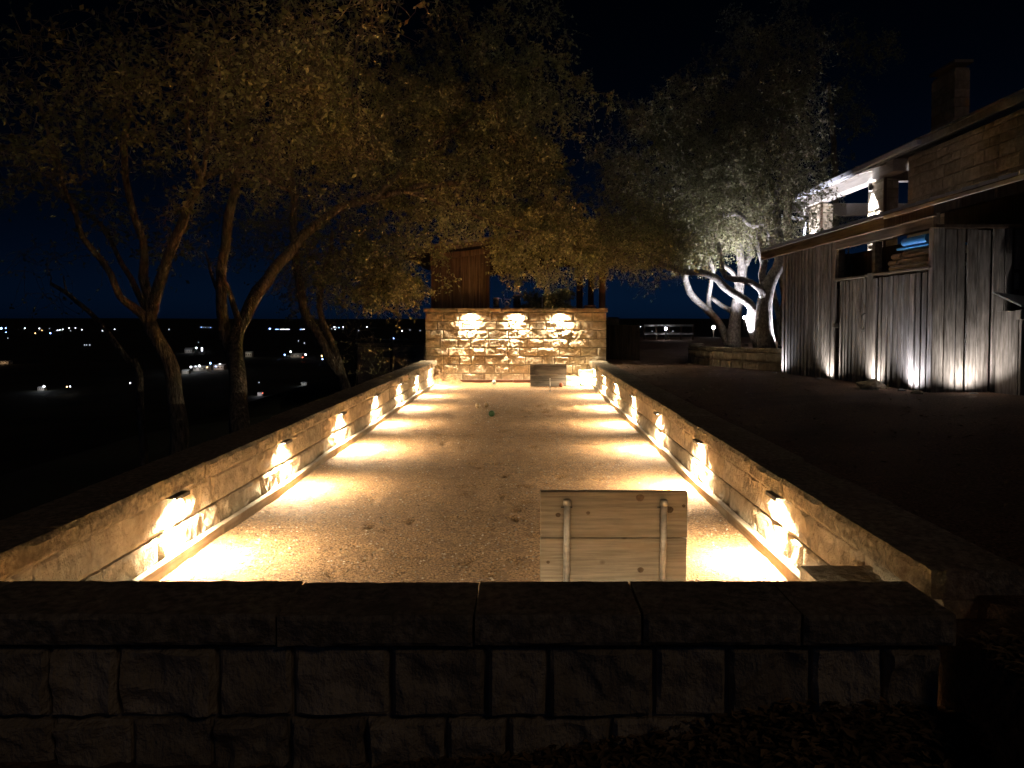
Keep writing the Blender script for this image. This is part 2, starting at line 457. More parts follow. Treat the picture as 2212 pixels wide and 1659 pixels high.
# steps of stone in both right-hand corners
def step_blocks(parent, spec, res):
    for (x0, x1, y0, y1, z0, z1, ang) in spec:
        seedc[0] += 1
        w = x1-x0; d = y1-y0
        me = stone_mesh(w-.008, z1-z0-.008, d, res, .014, seedc[0], name='stone'); me.materials.append(M['stone_far'])
        link('stone', me, parent, ((x0+x1)/2, y0, z0), 0)
t = thing('stone_steps', 'two small limestone steps in the corner by the tall end wall', 'steps', (1.35, 17.4, 0))
step_blocks(t, [(1.28,1.45,17.3,17.9,0,.10,0),(1.45,1.6,17.3,17.9,0,.10,0),(1.28,1.44,17.3,17.9,.10,.2,0),(1.44,1.6,17.3,17.9,.10,.2,0),(1.27,1.6,17.28,17.9,.2,.345,0),
                (.96,1.13,17.3,17.9,0,.11,0),(1.13,1.28,17.3,17.9,0,.11,0),(.94,1.28,17.28,17.9,.11,.19,0)], .03)
t = thing('stone_steps', 'single stone step beside the near end of the low court wall by the yard', 'steps', (1.45, 2.9, 0))
step_blocks(t, [(1.30,1.6,2.76,3.38,0,.18,0),(1.30,1.6,2.76,3.38,.18,.30,0),(1.27,1.6,2.72,3.40,.30,.375,0)], .03)

# ------------------------------------------------------------------ wall lamps
ORD = ['first','second','third','fourth','fifth','sixth','seventh']
SIDE_LOBES = ((.30, .24, .12, 70, 0), (.50, .24, .13, 138, .002), (.20, .85, .12, 168, .006))
FAR_LOBES = ((.55, .08, .14, 110, 0), (.45, .16, .14, 160, .003))
def wall_lamp(label, at, out, power, group, lobes=SIDE_LOBES):
    """slim bar under a coping: at = wall face point at its top; out = unit vector away from the wall"""
    t = thing('wall_lamp', label, 'lamp', at, group)
    ox, oy = out; tx, ty = -oy, ox
    def slab(a0, a1, o0, o1, z0, z1):
        v = []
        for z in (z0, z1):
            for (a, o_) in ((a0,o0),(a1,o0),(a1,o1),(a0,o1)): v.append((at[0]+tx*a+ox*o_, at[1]+ty*a+oy*o_, at[2]+z))
        return MB().add(v, [(0,3,2,1),(4,5,6,7),(0,1,5,4),(1,2,6,5),(2,3,7,6),(3,0,4,7)])
    slab(-.09, .09, .0, .066, -.012, -.001).build('housing', M['darkmetal'], t)
    slab(-.09, .09, .0665, .073, -.024, -.001).build('visor', M['darkmetal'], t)
    slab(-.075, .075, .042, .062, -.016, -.0125).build('lens', M['lens'], t)
    c = (at[0]+ox*.048, at[1]+oy*.048, at[2]-.02)
    jx, jy = random.uniform(-.10, .10), random.uniform(-.06, .06)
    for (share, tilt, size, spr, o_) in lobes:
        light('AREA', power*share, WARM, (c[0]+ox*o_, c[1]+oy*o_, c[2]-o_*.5), t, aim((ox*(tilt+jy)+tx*jx, oy*(tilt+jy)+ty*jx, -1)), shape='RECTANGLE', size=size, size_y=.014, spread=R(spr))
    return t
for side in (-1, 1):
    fx = XL if side < 0 else XR
    for k in range(7):
        yy = 4.55 + 2.05*k
        wall_lamp(f'slim lamp under the {"tree-side" if side < 0 else "yard-side"} court wall coping, {ORD[6-k]} from the end wall',
                  (fx - side*.012, yy, .434), (-side, 0), W_SIDE*random.uniform(.8, 1.15), 'lamps under the low court walls')
for k, x in enumerate((-1.31, -.22, .865)):
    wall_lamp(('slim lamp on the tall end wall, toward the dark trees', 'middle one of three slim lamps on the tall end wall',
               'slim lamp on the tall end wall, above the stone steps')[k], (x, Y1-.012, 1.711), (0, -1), W_FAR, 'lamps on the tall end wall', FAR_LOBES)
for k, x in enumerate((-1.31, -.22, .865)):
    wall_lamp(f'slim lamp inside the dark front wall, {ORD[k]} from the trees', (x, 2.665, .434), (0, 1), W_FRONT, 'lamps inside the front wall')

# ------------------------------------------------------------------ backboards, stake, balls, heap
t = thing('bocce_backboard', 'pale pine board of two planks held by two pipes, standing near the front wall', 'board', (.5, 4.2, 0))
def plank(x0, x1, y0, y1, z0, z1, m, parent):
    return MB().bevbox(x0, x1, y0, y1, z0, z1, .004).build('plank', m, parent)
plank(.084, .924, 4.20, 4.24, -.03, .257, M['pine'], t)
plank(.086, .928, 4.20, 4.24, .262, .528, M['pine'], t)
km = pmat('pine_knot', (.06,.036,.018), (.13,.085,.045), (60,60,60), bump=.3, var=.2)
for (kx, kz, kr) in ((.655,.492,.021),(.825,.423,.019),(.187,.393,.013),(.359,.404,.010),(.905,.445,.009),(.66,.075,.016),(.13,.12,.009)):
    kp = [(kx+kr*math.cos(a)*(1.15+.1*math.sin(3*a)), 4.1993, kz+kr*math.sin(a)) for a in np.linspace(0, 2*math.pi, 14)[:-1]]
    MB().add(kp + [(p[0], 4.203, p[2]) for p in kp], [tuple(range(13))] + [(i, 13+i, 13+(i+1) % 13, (i+1) % 13) for i in range(13)]).build('knot', km, t)
for px in (.232, .782):
    p = MB().tube([(px, 4.178, -.05), (px+.006, 4.178, .47)], .0185, 14).build('pipe', M['pipe'], t, smooth=True)
    MB().lathe([(.0192,0),(.0225,.002),(.0225,.03),(.018,.034)], (px+.006, 4.178, .452), 14).build('cap', M['pipe'], p, smooth=True)
    MB().tube([(px-.03, 4.19, .44), (px+.036, 4.19, .44)], .004, 6).build('strap', M['darkmetal'], p)
t = thing('bocce_backboard', 'weathered two-plank board with shade-darkened colour standing in front of the tall end wall', 'board', (.52, 17.05, 0))
plank(.11, .945, 17.05, 17.09, -.03, .255, M['grey_board'], t)
plank(.105, .95, 17.05, 17.09, .262, .515, M['grey_board'], t)
MB().tube([(.3, 17.1, -.05), (.3, 17.1, .47)], .018, 8).build('pipe', M['pipe'], t)
MB().tube([(.76, 17.1, -.05), (.76, 17.1, .47)], .018, 8).build('pipe', M['pipe'], t)
for (bx, bz) in ((.24,.44),(.52,.40),(.58,.36),(.86,.39)):
    MB().lathe([(.016,0),(.014,.006)], (0,0,0), 8).build('bolt', M['darkmetal'], t, at=(0,0,0)).location = (bx-.52, 17.046-17.05, bz)
sp = P(1188, 846, 15.8)
t = thing('marker_stake', 'thin pale stake upright in the gravel before the dark weathered board', 'stake', (sp[0], 15.8, 0))
MB().tube([(sp[0], 15.8, -.05), (sp[0]+.004, 15.8, .14), (sp[0], 15.8, .27)], [.011,.0105,.010], 8).build('shaft', M['pipe'], t, smooth=True)
MB().lathe([(.010,0),(.013,.003),(.013,.012),(.007,.016)], (sp[0], 15.8, .268), 8).build('tip', M['pipe'], t, smooth=True)

def ball(label, vx, vyb, colr, r=.052):
    c = PZ(vx, vyb, 0.0)
    m = pmat('ball_resin', tuple(k*.9 for k in colr), colr, bump=0, rough=.35, var=0)
    v = []; f = []; n = 18; h = 12
    mb = MB(); prof = []
    for i in range(h+1):
        a = -math.pi/2 + math.pi*i/h; rr = r*math.cos(a); zz = r*math.sin(a)
        if abs(zz) < r*.09: rr -= .0008
        prof.append((max(rr, .0004), zz + r))
    mb.lathe(prof, (c[0], c[1], court_z(c[0], c[1])-.004), n)
    o = mb.build('bocce_ball', m, smooth=True); tag(o, label, 'ball', 'bocce balls on the court')
ball('pale teal ball lying against the timber at the foot of the tall end wall', 1067, 831, (.32,.42,.38))
ball('reddish brown ball resting at the foot of the dark weathered board', 1212, 836, (.22,.075,.045))
ball('green ball lying beside the stone steps under the tall end wall', 1257, 834, (.10,.20,.13))
ball('tan ball of a close pair in mid court, the one farther from the stake', 1032, 881, (.30,.20,.10), .046)
ball('tan ball of a close pair in mid court, the one nearer the stake', 1051, 880, (.24,.15,.075), .046)
ball('dark green ball alone in mid court just in front of the tan pair', 1062, 899, (.03,.06,.02))
t = thing('end_timber', 'dark reddish timber laid along the foot of the tall end wall', 'timber', (-.6, 17.86, 0))
MB().bevbox(-1.85, -.3, 17.84, 17.90, -.02, .085, .005).build('board', M['redwood'], t)
MB().bevbox(-.295, .93, 17.84, 17.90, -.02, .088, .005).build('board', M['redwood'], t)

def scatter(name, pts, size, m, label, cat, zoff=.004, flat=.5, kind='stuff', seed=1):
    r = np.random.default_rng(seed); mb = MB()
    for p in pts:
        s = r.uniform(*size); a = r.uniform(0, 6.28); tl = r.uniform(-flat, flat); tb = r.uniform(-flat, flat)
        ca, sa = math.cos(a), math.sin(a)
        def q(u, w, h): return (p[0]+ca*u-sa*w, p[1]+sa*u+ca*w, p[2]+zoff+h+abs(tl)*s*.5+u*tl*.6+w*tb*.6)
        mb.add([q(-s,0,0), q(-.2*s,-.42*s,.12*s), q(s,0,.05*s), q(-.2*s,.42*s,.12*s)], [(0,1,2),(0,2,3)])
    o = mb.build(name, m, at=(0,0,0)); o['kind'] = kind
    if label: tag(o, label, cat)
    return o
def pebbles(name, pts, size, m, label, cat, seed=2):
    r = np.random.default_rng(seed); mb = MB()
    for p in pts:
        s = r.uniform(*size); o = []
        for d in ((1,0,0),(-1,0,0),(0,1,0),(0,-1,0),(0,0,1),(0,0,-1)):
            k = s*r.uniform(.6, 1.2); o.append((p[0]+d[0]*k, p[1]+d[1]*k, p[2]+d[2]*k*.7+s*.3))
        mb.add(o, [(0,2,4),(2,1,4),(1,3,4),(3,0,4),(2,0,5),(1,2,5),(3,1,5),(0,3,5)])
    o = mb.build(name, m, at=(0,0,0)); o['kind'] = 'stuff'; tag(o, label, cat); return o
# leaf litter along the left of the court
pts = []
for _ in range(1700):
    y = 3.0 + rng.gamma(1.6, 2.2); x = XL + .1 + abs(rng.normal(0, .55))
    if y < 17.5 and x < XR-.1: pts.append((x, y, court_z(x, y)))
for _ in range(160):
    x = rng.uniform(XL+.1, XR-.1); y = rng.uniform(3, 17); pts.append((x, y, court_z(x, y)))
scatter('fallen_leaves', pts, (.008, .024), M['leaf_dry'], 'scattered dry leaves on the court gravel', 'leaves', seed=3)
pts = []
for _ in range(5200):
    y = 2.8 + 14.8*rng.random()**2.0; x = rng.uniform(XL+.1, XR-.1); pts.append((x, y, court_z(x, y)))
pebbles('loose_gravel', pts, (.004, .011), M['pebble'], 'loose grit and small stones lying on the court', 'gravel')
pts = []
for _ in range(2600):
    x = 2.1+6*rng.random()**1.5; y = rng.uniform(3, 19)
    if not (x > 4.9 and y < 14.6): pts.append((x, y, gz(x, y)))
scatter('yard_leaves', pts, (.012, .035), M['leaf_dry'], 'dry leaves scattered over the dark gravel yard', 'leaves', seed=15)
# heap of gravel and leaves in the far corner
hx, hy = -1.98, 17.55
mb = MB(); n = 22
for j in range(n+1):
    for i in range(n+1):
        x = XL+.02 + .95*i/n; y = 17.0 + .92*j/n
        d = math.hypot((x-XL-.05)/.75, (y-17.85)/.85)
        z = .36*max(0, 1-d)**1.25*(1+.5*mn.noise(Vector((x*9, y*9, 1)))) + .03*mn.noise(Vector((x*23, y*23, 1)))*max(0,1-d) - .015*(d > 1)
        mb.v.append((x, y, z))
for j in range(n):
    for i in range(n): mb.f.append((j*(n+1)+i, j*(n+1)+i+1, (j+1)*(n+1)+i+1, (j+1)*(n+1)+i)); mb.m.append(0)
o = mb.build('gravel_heap', M['gravel'], at=(hx, hy, 0)); tag(o, 'small heap of gravel and leaves in the corner under the tall end wall', 'heap')
pts = []
for _ in range(420):
    x = XL+.05+abs(rng.normal(0,.28)); y = 17.8-abs(rng.normal(0,.3)); d = math.hypot((x-XL-.05)/.75, (y-17.85)/.85)
    if d < 1.05: pts.append((x, y, .36*max(0, 1-d)**1.25))
scatter('heap_leaves', pts, (.015, .035), M['leaf_dry'], 'dry leaves on the small gravel heap by the end wall', 'leaves', zoff=.012, seed=9)
# leaf drift in front of the front wall
pts = []
for _ in range(3600):
    x = rng.normal(.75, .75); y = 2.43-abs(rng.normal(0, .16))
    if -1.2 < x < 2.2 and y > 1.5: pts.append((x, y, gz(x, y)+.10*max(0, 1-abs(x-.9)/1.3)*max(0, 1-(2.43-y)/.45)*rng.random()))
scatter('leaf_drift', pts, (.012, .03), M['leaf_dry'], 'drift of dead leaves against the dark front wall', 'leaves', seed=5)

# ------------------------------------------------------------------ pavilion behind the end wall
pav = thing('pavilion', 'open wooden pavilion with sloping roof behind the tall end wall', 'pavilion', (0, 19.5, .35))
x = -2.36; b0, b1 = x, P(1058, 600, 18.5)[0]
nb = 6
for i in range(nb):
    w = (b1-b0)/nb
    MB().bevbox(b0+i*w+.003, b0+(i+1)*w-.003, 18.5, 18.53 + .006*(i % 2), .4, 3.22 + .016*i, .004).build('plank', M['brown_wood'], pav)
def post(vx0, vx1, vyt, Y, m, nm='post', z0=.35):
    a = P(vx0, vyt, Y); b = P(vx1, vyt, Y)
    return MB().bevbox(a[0], b[0], Y, Y+b[0]-a[0], z0, a[2], .006).build(nm, m, pav)
post(1295, 1308, 540, 18.6, M['brown_wood'])
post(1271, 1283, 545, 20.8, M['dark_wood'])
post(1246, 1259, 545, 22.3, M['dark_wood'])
a = P(868, 541, 18.25); b = P(1395, 470, 18.25)
def slab(parent, nm, m, x0, z0, x1, z1, y0, y1, th):
    return MB().add([(x0,y0,z0),(x1,y0,z1),(x1,y1,z1),(x0,y1,z0),(x0,y0,z0+th),(x1,y0,z1+th),(x1,y1,z1+th),(x0,y1,z0+th)],
        [(0,3,2,1),(4,5,6,7),(0,1,5,4),(1,2,6,5),(2,3,7,6),(3,0,4,7)]).build(nm, m, parent)
slab(pav, 'roof', M['greymetal'], a[0], a[2], b[0], b[2], 18.25, 23.4, .03)
slab(pav, 'fascia', M['beam_wood'], a[0], a[2]-.135, b[0], b[2]-.135, 18.27, 18.31, .13)
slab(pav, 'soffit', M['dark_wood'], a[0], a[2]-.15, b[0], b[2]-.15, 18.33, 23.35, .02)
slab(pav, 'drip_edge', M['greymetal'], a[0]-.01, a[2]+.031, b[0]+.01, b[2]+.031, 18.235, 18.262, .02)
slab(pav, 'front_beam', M['brown_wood'], -2.36, P(918,552,18.42)[2]-.13, b[0]-.3, P(1300,498,18.42)[2]-.10, 18.4, 18.48, .14)
c0 = P(1058, 594, 22.3); c1 = P(1262, 571, 22.3)
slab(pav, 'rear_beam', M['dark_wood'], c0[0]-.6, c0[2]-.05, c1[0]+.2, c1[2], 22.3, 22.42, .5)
# things on the wall top
WT = 1.825
def jar(label, vx, w, h, flame=False):
    c = P(vx, 660, 18.12)
    t = thing('lantern_jar', label, 'jar', (c[0], 18.12, WT))
    r = w/2
    MB().lathe([(r*.75,.0),(r,.03),(r,h*.8),(r*.82,h*.9),(r*.82,h*.9),(r*.74,h*.88),(r*.9,h*.78),(r*.9,.04),(.002,.03)], (c[0], 18.12, WT), 16).build('glass', M['glass'], t, smooth=True)
    MB().lathe([(r*.86,h*.9),(r*.9,h*.905),(r*.9,h*.98),(r*.6,h)], (c[0], 18.12, WT), 16).build('lid', M['pipe'], t, smooth=True)
    MB().lathe([(r*.35,.05),(r*.35,.05+h*.4),(r*.1,.05+h*.45)], (c[0], 18.12, WT), 10).build('candle', M['ply'], t, smooth=True)
    return t
j = jar('small glass jar with a bail handle on the end wall, beside the plank panel', 1072, .155, .255)
c = P(1072, 660, 18.12)
MB().tube([(c[0]+.075, 18.12, WT+.24), (c[0]+.12, 18.12, WT+.23), (c[0]+.15, 18.12, WT+.10), (c[0]+.16, 18.12, WT+.03)], .006, 6).build('handle', M['pipe'], j)
jar('taller lidded glass jar on the end wall beside the diamond ornament', 1117, .19, .33)
c = P(1095, 660, 18.1)
t = thing('diamond_ornament', 'small pale diamond shaped ornament standing on the end wall between two jars', 'ornament', (c[0], 18.1, WT))
mb = MB(); r0, r1 = .085, .055
for k in range(4):
    a0, a1 = k*math.pi/2, (k+1)*math.pi/2
    q = []
    for yy in (18.09, 18.115):
        for (r, a_) in ((r0,a0),(r0,a1),(r1,a1),(r1,a0)): q.append((c[0]+r*math.cos(a_), yy, WT+.10+r*math.sin(a_)))
    mb.add(q, [(0,3,2,1),(4,5,6,7),(0,1,5,4),(2,3,7,6),(1,2,6,5),(3,0,4,7)])
mb.build('frame', M['ply'], t)
MB().add([(c[0]-.075,18.085,WT),(c[0]+.075,18.085,WT),(c[0]+.03,18.085,WT+.05),(c[0]-.03,18.085,WT+.05),(c[0]-.075,18.12,WT),(c[0]+.075,18.12,WT),(c[0]+.03,18.12,WT+.05),(c[0]-.03,18.12,WT+.05)],
         [(0,1,2,3),(7,6,5,4),(0,4,5,1),(1,5,6,2),(2,6,7,3),(3,7,4,0)]).build('foot', M['ply'], t)
MB().box(c[0]-.065, c[0]+.065, 18.09, 18.115, WT+.205, WT+.218).build('top_bar', M['pipe'], t)
c = P(1274, 660, 18.15)
o = MB().lathe([(.10,0),(.14,.02),(.15,.06),(.135,.065),(.12,.03),(.002,.025)], (c[0], 18.15, WT), 20).build('plant_saucer', pmat('terracotta', (.25,.12,.07), (.36,.19,.11), bump=.1), smooth=True)
tag(o, 'shallow terracotta dish on the end wall beside the wooden posts', 'dish')
c = P(1171, 660, 18.2)
o = MB().tube([(c[0], 18.2, WT), (c[0], 18.2, WT+.14), (c[0], 18.2, WT+.275)], [.015,.014,.012], 8).build('candle_stick', M['whitemetal'], smooth=True)
tag(o, 'thin white stick standing upright on the end wall beyond the tall jar', 'stick')

# ------------------------------------------------------------------ fences and low wall beyond
t = thing('low_terrace_wall', 'low plain masonry wall beyond the end wall, behind the leaning pair of trunks', 'wall', (-3.6, 21, -.2))
xa, xb = P(768, 750, 21)[0], P(916, 750, 21)[0]
core(t, xa, xb, 21.02, 21.25, -.4, .78)
lay(t, (xa, 21.0), 0, xb-xa, .48, .3, .6, .9, .1, .05, .012, M['stone'])
lay(t, (xa, 21.0), 0, xb-xa, .18, .3, .6, .9, .1, .05, .012, M['stone'])
lay(t, (xa-.03, 20.96), 0, xb-xa+.06, .785, .1, .8, 1.1, .33, .05, .01, M['coping'], 'coping_stone')
t = thing('wire_railing', 'thin dark post and rail railing in front of the low terrace wall', 'railing', (-3.6, 20, .1))
z1 = P(845, 711, 20)[2]
for vx in (768, 845):
    c = P(vx, 711, 20); MB().bevbox(c[0]-.035, c[0]+.035, 20, 20.07, -.5, z1, .004).build('post', M['darkmetal'], t)
c0, c1 = P(755, 711, 20), P(880, 711, 20)
MB().bevbox(c0[0], c1[0], 19.985, 20.085, z1+.001, z1+.035, .004).build('rail', M['darkmetal'], t)
for k in range(4):
    zz = z1-.15-.16*k; MB().tube([(c0[0], 20.035, zz), (c1[0], 20.035, zz)], .004, 5).build('wire', M['darkmetal'], t)
# dark board fence right of the end wall
t = thing('board_fence', 'dark vertical board fence between the end wall and the lit rail fence', 'fence', (2.6, 20.5, .4))
xa, xb = P(1308, 700, 20.5)[0], P(1383, 700, 20.5)[0]
n = 8
for i in range(n):
    w = (xb-xa)/n; MB().bevbox(xa+i*w+.004, xa+(i+1)*w-.004, 20.5+.02*(i % 2), 20.53+.02*(i % 2), .3, P(1340, 702, 20.5)[2]+random.uniform(-.01,.01), .004).build('board', M['dark_wood'], t)
MB().box(xa, xb, 20.57, 20.62, .5, .6).build('rail', M['dark_wood'], t)
MB().box(xa, xb, 20.57, 20.62, 1.1, 1.2).build('rail', M['dark_wood'], t)
c = P(1325, 686, 20.4)
o = MB().bevbox(c[0]-.14, c[0]+.14, 20.35, 20.62, 1.40, 1.60, .01).build('utility_box', M['darkmetal']); tag(o, 'dark metal box on top of the board fence post', 'box')
MB().box(c[0]-.16, c[0]+.16, 20.33, 20.64, 1.601, 1.615).build('lid', M['darkmetal'], o)
MB().box(c[0]-.05, c[0]+.05, 20.66, 20.74, .4, 1.45).build('stand', M['dark_wood'], o)
# white rail fence with lamp post, farther
t = thing('rail_fence', 'grey three-rail fence faintly lit by a post lamp beyond the gravel yard', 'fence', (9, 46, -.1))
xa, xb = P(1392, 720, 46)[0], P(1498, 720, 46)[0]
for vy in (703, 721, 738):
    z = P(1440, vy, 46)[2]; MB().box(xa, xb, 46.0, 46.05, z-.06, z+.06).build('rail', M['greymetal'], t)
for k in range(5):
    x = xa + (xb-xa)*k/4; MB().box(x-.06, x+.06, 46.055, 46.16, -1.2, P(1440, 700, 46)[2]).build('post', M['dark_wood'], t)
def post_lamp(label, vx, vy, Y, watt, color, lensm, r=.09):
    c = P(vx, vy, Y); g = gz(c[0], Y)
    t = thing('post_lamp', label, 'lamp', (c[0], Y, g))
    MB().tube([(c[0], Y, g), (c[0], Y, c[2]-r)], .05, 8).build('pole', M['darkmetal'], t)
    MB().lathe([(r*.5,-r),(r,-r*.5),(r,r*.5),(r*.5,r)], c, 12).build('lamp_head', lensm, t, smooth=True)
    MB().lathe([(r*1.3,r*1.02),(r*1.2,r*1.2),(r*.3,r*1.6)], c, 12).build('cap', M['darkmetal'], t)
    light('POINT', watt, color, (c[0], Y-.25, c[2]), t, shadow_soft_size=.08)
post_lamp('glaring white post lamp in front of the grey rail fence', 1438, 710, 44.8, .35, (.9,.94,1), emat('lens_bright', (.9,.94,1), 6, False), .07)
post_lamp('white lamp between the leaning trunk and the pale trunk, far beyond the planter', 1541, 707, 60, 5, (1,.95,.9), emat('lens_small', (1,.92,.85), 6, False), .12)
post_lamp('lone white lamp seen between the pale trunk and the stout trunk', 1608, 686, 90, 5, (1,1,1), emat('lens_high', (1,1,1), 6, False), .16)
post_lamp('bright lamp just behind the stout oak trunk beside the shed', 1664, 703, 30, 3, (.95,.95,1), emat('lens_behind', (.95,.95,1), 6, False), .07)

# ------------------------------------------------------------------ shed
SX = 5.0; SY0, SYA, SYB, SYC, SY1 = 9.1, 10.62, 10.83, 11.9, 14.35
shed = thing('wooden_shed', 'weathered grey board shed with open storage shelf and ribbed metal roof', 'shed', (6.5, 11.7, .5))
def boards_y(y0, y1, z0f, z1, w0, w1, x, proud, m=M['grey_wood'], nm='board'):
    y = y0; i = 0
    while y < y1 - .02:
        w = random.uniform(w0, w1); w = min(w, y1-y)
        if y1-y-w < .04: w = y1-y
        xo = x - (proud if i % 2 else 0) - random.uniform(0, .008)
        MB().bevbox(xo, xo+.03, y+.002, y+w-.002, gz(x, y)-.03 if z0f is None else z0f, z1 + random.uniform(-.004,.004), .004).build(nm, m, shed); y += w; i += 1
def bb_y(y0, y1, z1, x, pitch, bw):
    n = max(1, round((y1-y0)/pitch)); p = (y1-y0)/n
    for i in range(n):
        a = y0+i*p; w = bw*random.uniform(.85, 1.15); c = a+p/2+random.uniform(-.008,.008)
        xo = x-.03-random.uniform(0,.014)
        MB().bevbox(xo, xo+.03, c-w/2, c+w/2, gz(x, a)-.03, z1+random.uniform(-.015,.005), .004).build('board', M['grey_wood'], shed)
    for z in (1.0, z1-.25):
        MB().bevbox(x+.012, x+.05, y0, y1, z, z+.09, .004).build('rail', M['dark_wood'], shed)
bb_y(SYC, SY1, 2.80, SX, .165, .115)                                        # full-height part
bb_y(SYB+.02, SYC-.03, 2.14, SX+.06, .115, .07)                          # recessed door leaf
bb_y(SY0+.06, SYA, 2.12, SX, .14, .10)                                  # half wall
boards_y(SYA, SYB, None, 2.2, .21, .22, SX-.02, 0)
for (a, b2) in ((SY0, SYA), (SYB, SYC)):
    MB().bevbox(SX-.05, SX+.12, a, b2, 2.145, 2.18, .005).build('sill', M['beam_wood'], shed)
MB().bevbox(SX-.03, SX+.06, SY0-.02, SYC+.05, 2.64, 2.84, .006).build('header', M['beam_wood'], shed)
for y in (SYC, SYA+.05):
    MB().bevbox(SX-.005, SX+.10, y-.045, y+.045, 2.181, 2.639, .005).build('post', M['beam_wood'], shed)
MB().bevbox(SX-.04, SX+.10, SY0-.06, SY0+.05, .4, 2.64, .006).build('corner_post', M['grey_wood'], shed)
MB().tube([(SX+.015, SYB+.12, 1.62), (SX-.035, SYB+.12, 1.58), (SX-.035, SYB+.14, 1.40), (SX+.015, SYB+.14, 1.35)], .012, 8).build('door_handle', M['darkmetal'], shed)
MB().bevbox(SX-.06, SX+.02, SYC-.05, SYC+.02, 1.40, 1.47, .01).build('latch', M['darkmetal'], shed)
# inside
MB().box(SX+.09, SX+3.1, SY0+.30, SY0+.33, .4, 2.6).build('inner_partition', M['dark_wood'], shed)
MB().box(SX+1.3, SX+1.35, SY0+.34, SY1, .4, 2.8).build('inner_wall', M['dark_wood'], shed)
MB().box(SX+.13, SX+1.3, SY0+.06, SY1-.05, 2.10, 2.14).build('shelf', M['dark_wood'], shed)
MB().box(8.1, 8.15, 5.3, 14.4, .3, 3.6).build('shade_backing', M['dark_wood'], shed)  # added dark sheet so the open bay under the roof reads as shade
# far gable end and near end wall (faces the camera)
x = SX+.02; i = 0
while x < SX+.78:
    w = random.choice((.10, .13, .15, .18)); y_ = SY0-.02-random.uniform(0,.025)
    MB().bevbox(x+.002, x+w-random.choice((.006,.012,.03)), y_, y_+.03, gz(x, SY0)-.03, 2.63+random.uniform(-.02,0), .004).build('board', M['grey_wood'], shed); x += w; i += 1
xe = x
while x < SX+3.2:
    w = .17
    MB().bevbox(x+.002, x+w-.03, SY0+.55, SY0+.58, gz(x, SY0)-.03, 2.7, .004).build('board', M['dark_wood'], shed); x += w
MB().bevbox(xe+.001, xe+.08, SY0-.03, SY0+.54, .4, 2.63, .004).build('return_post', M['grey_wood'], shed)
for (dx, z0) in ((.20, 1.9), (.36, 2.25), (.5, 2.1)):
    MB().bevbox(xe+dx, xe+dx+.06, SY0+.1, SY0+.12, z0, 2.63, .003).build('hanging_slat', M['grey_wood'], shed)
MB().bevbox(SX-.02, SX+3.2, SY0-.055, SY0-.021, 2.631, 2.68, .004).build('end_plate', M['dark_wood'], shed)
MB().box(SX+.03, SX+3.2, SY1-.03, SY1, .4, 2.8).build('far_end_wall', M['grey_wood'], shed)
# roof
RX0, RX1 = 4.62, 8.2; rz0, rz1 = 2.86, 3.75
YR0, YR1 = 5.2, 14.62
roof = MB().add([(RX0,YR0,rz0),(RX1,YR0,rz1),(RX1,YR1,rz1),(RX0,YR1,rz0),(RX0,YR0,rz0+.012),(RX1,YR0,rz1+.012),(RX1,YR1,rz1+.012),(RX0,YR1,rz0+.012)],
    [(0,3,2,1),(4,5,6,7),(0,1,5,4),(1,2,6,5),(2,3,7,6),(3,0,4,7)]).build('roof', M['greymetal'], shed)
k = 0; y = YR1-.03
while y > YR0:
    MB().add([(RX0-.012,y-.016,rz0+.013),(RX0-.012,y+.016,rz0+.013),(RX0-.012,y,rz0+.05),(RX1,y-.016,rz1+.013),(RX1,y+.016,rz1+.013),(RX1,y,rz1+.05)],
             [(0,2,1),(3,4,5),(0,3,5,2),(1,2,5,4),(0,1,4,3)]).build('rib', M['whitemetal'], roof); y -= .305
MB().bevbox(RX0+.01, RX0+.05, 9.62, YR1-.005, rz0-.165, rz0-.012, .005).build('fascia', M['beam_wood'], shed)
MB().bevbox(RX0+.012, RX0+.048, 8.45, 9.615, rz0-.165, rz0-.012, .005).build('fascia', M['dark_wood'], shed)
MB().box(RX0-.008, RX0+.009, YR0, 9.6, rz0-.045, rz0-.002).build('drip_edge', M['whitemetal'], shed)
for y in np.arange(YR0+.4, YR1, .6):
    MB().add([(RX0+.06,y,rz0-.13),(RX1,y,rz1-.13),(RX1,y+.04,rz1-.13),(RX0+.06,y+.04,rz0-.13),(RX0+.06,y,rz0-.002),(RX1,y,rz1-.002),(RX1,y+.04,rz1-.002),(RX0+.06,y+.04,rz0-.002)],
        [(0,3,2,1),(4,5,6,7),(0,1,5,4),(1,2,6,5),(2,3,7,6),(3,0,4,7)]).build('rafter', M['dark_wood'], shed)
# lean-to bin on the near end
bn = thing('storage_bin', 'low vertical board bin with sloping grey metal lid against the shed end', 'bin', (6.4, 8.7, .6))
x = 5.72; i = 0
while x < 7.4:
    zt = 1.66 - (x-5.72)*.24
    MB().bevbox(x+.004, x+.10, 8.55-(.02 if i % 2 else 0), 8.59, gz(x, 8.6)-.03, zt-.02, .004).build('board', M['grey_wood'], bn); x += .108; i += 1
MB().add([(5.66,8.47,1.665),(7.45,8.47,1.235),(7.45,9.0,1.60),(5.66,9.0,2.02-.18),(5.66,8.47,1.685),(7.45,8.47,1.255),(7.45,9.0,1.62),(5.66,9.0,1.86)],
    [(0,3,2,1),(4,5,6,7),(0,1,5,4),(1,2,6,5),(2,3,7,6),(3,0,4,7)]).build('lid', M['greymetal'], bn)
MB().bevbox(5.68, 5.80, 8.50, 8.6, 1.52, 1.63, .004).build('corner_block', M['grey_wood'], bn)
MB().box(5.72, 5.75, 8.6, 9.0, .5, 1.62).build('side', M['grey_wood'], bn)
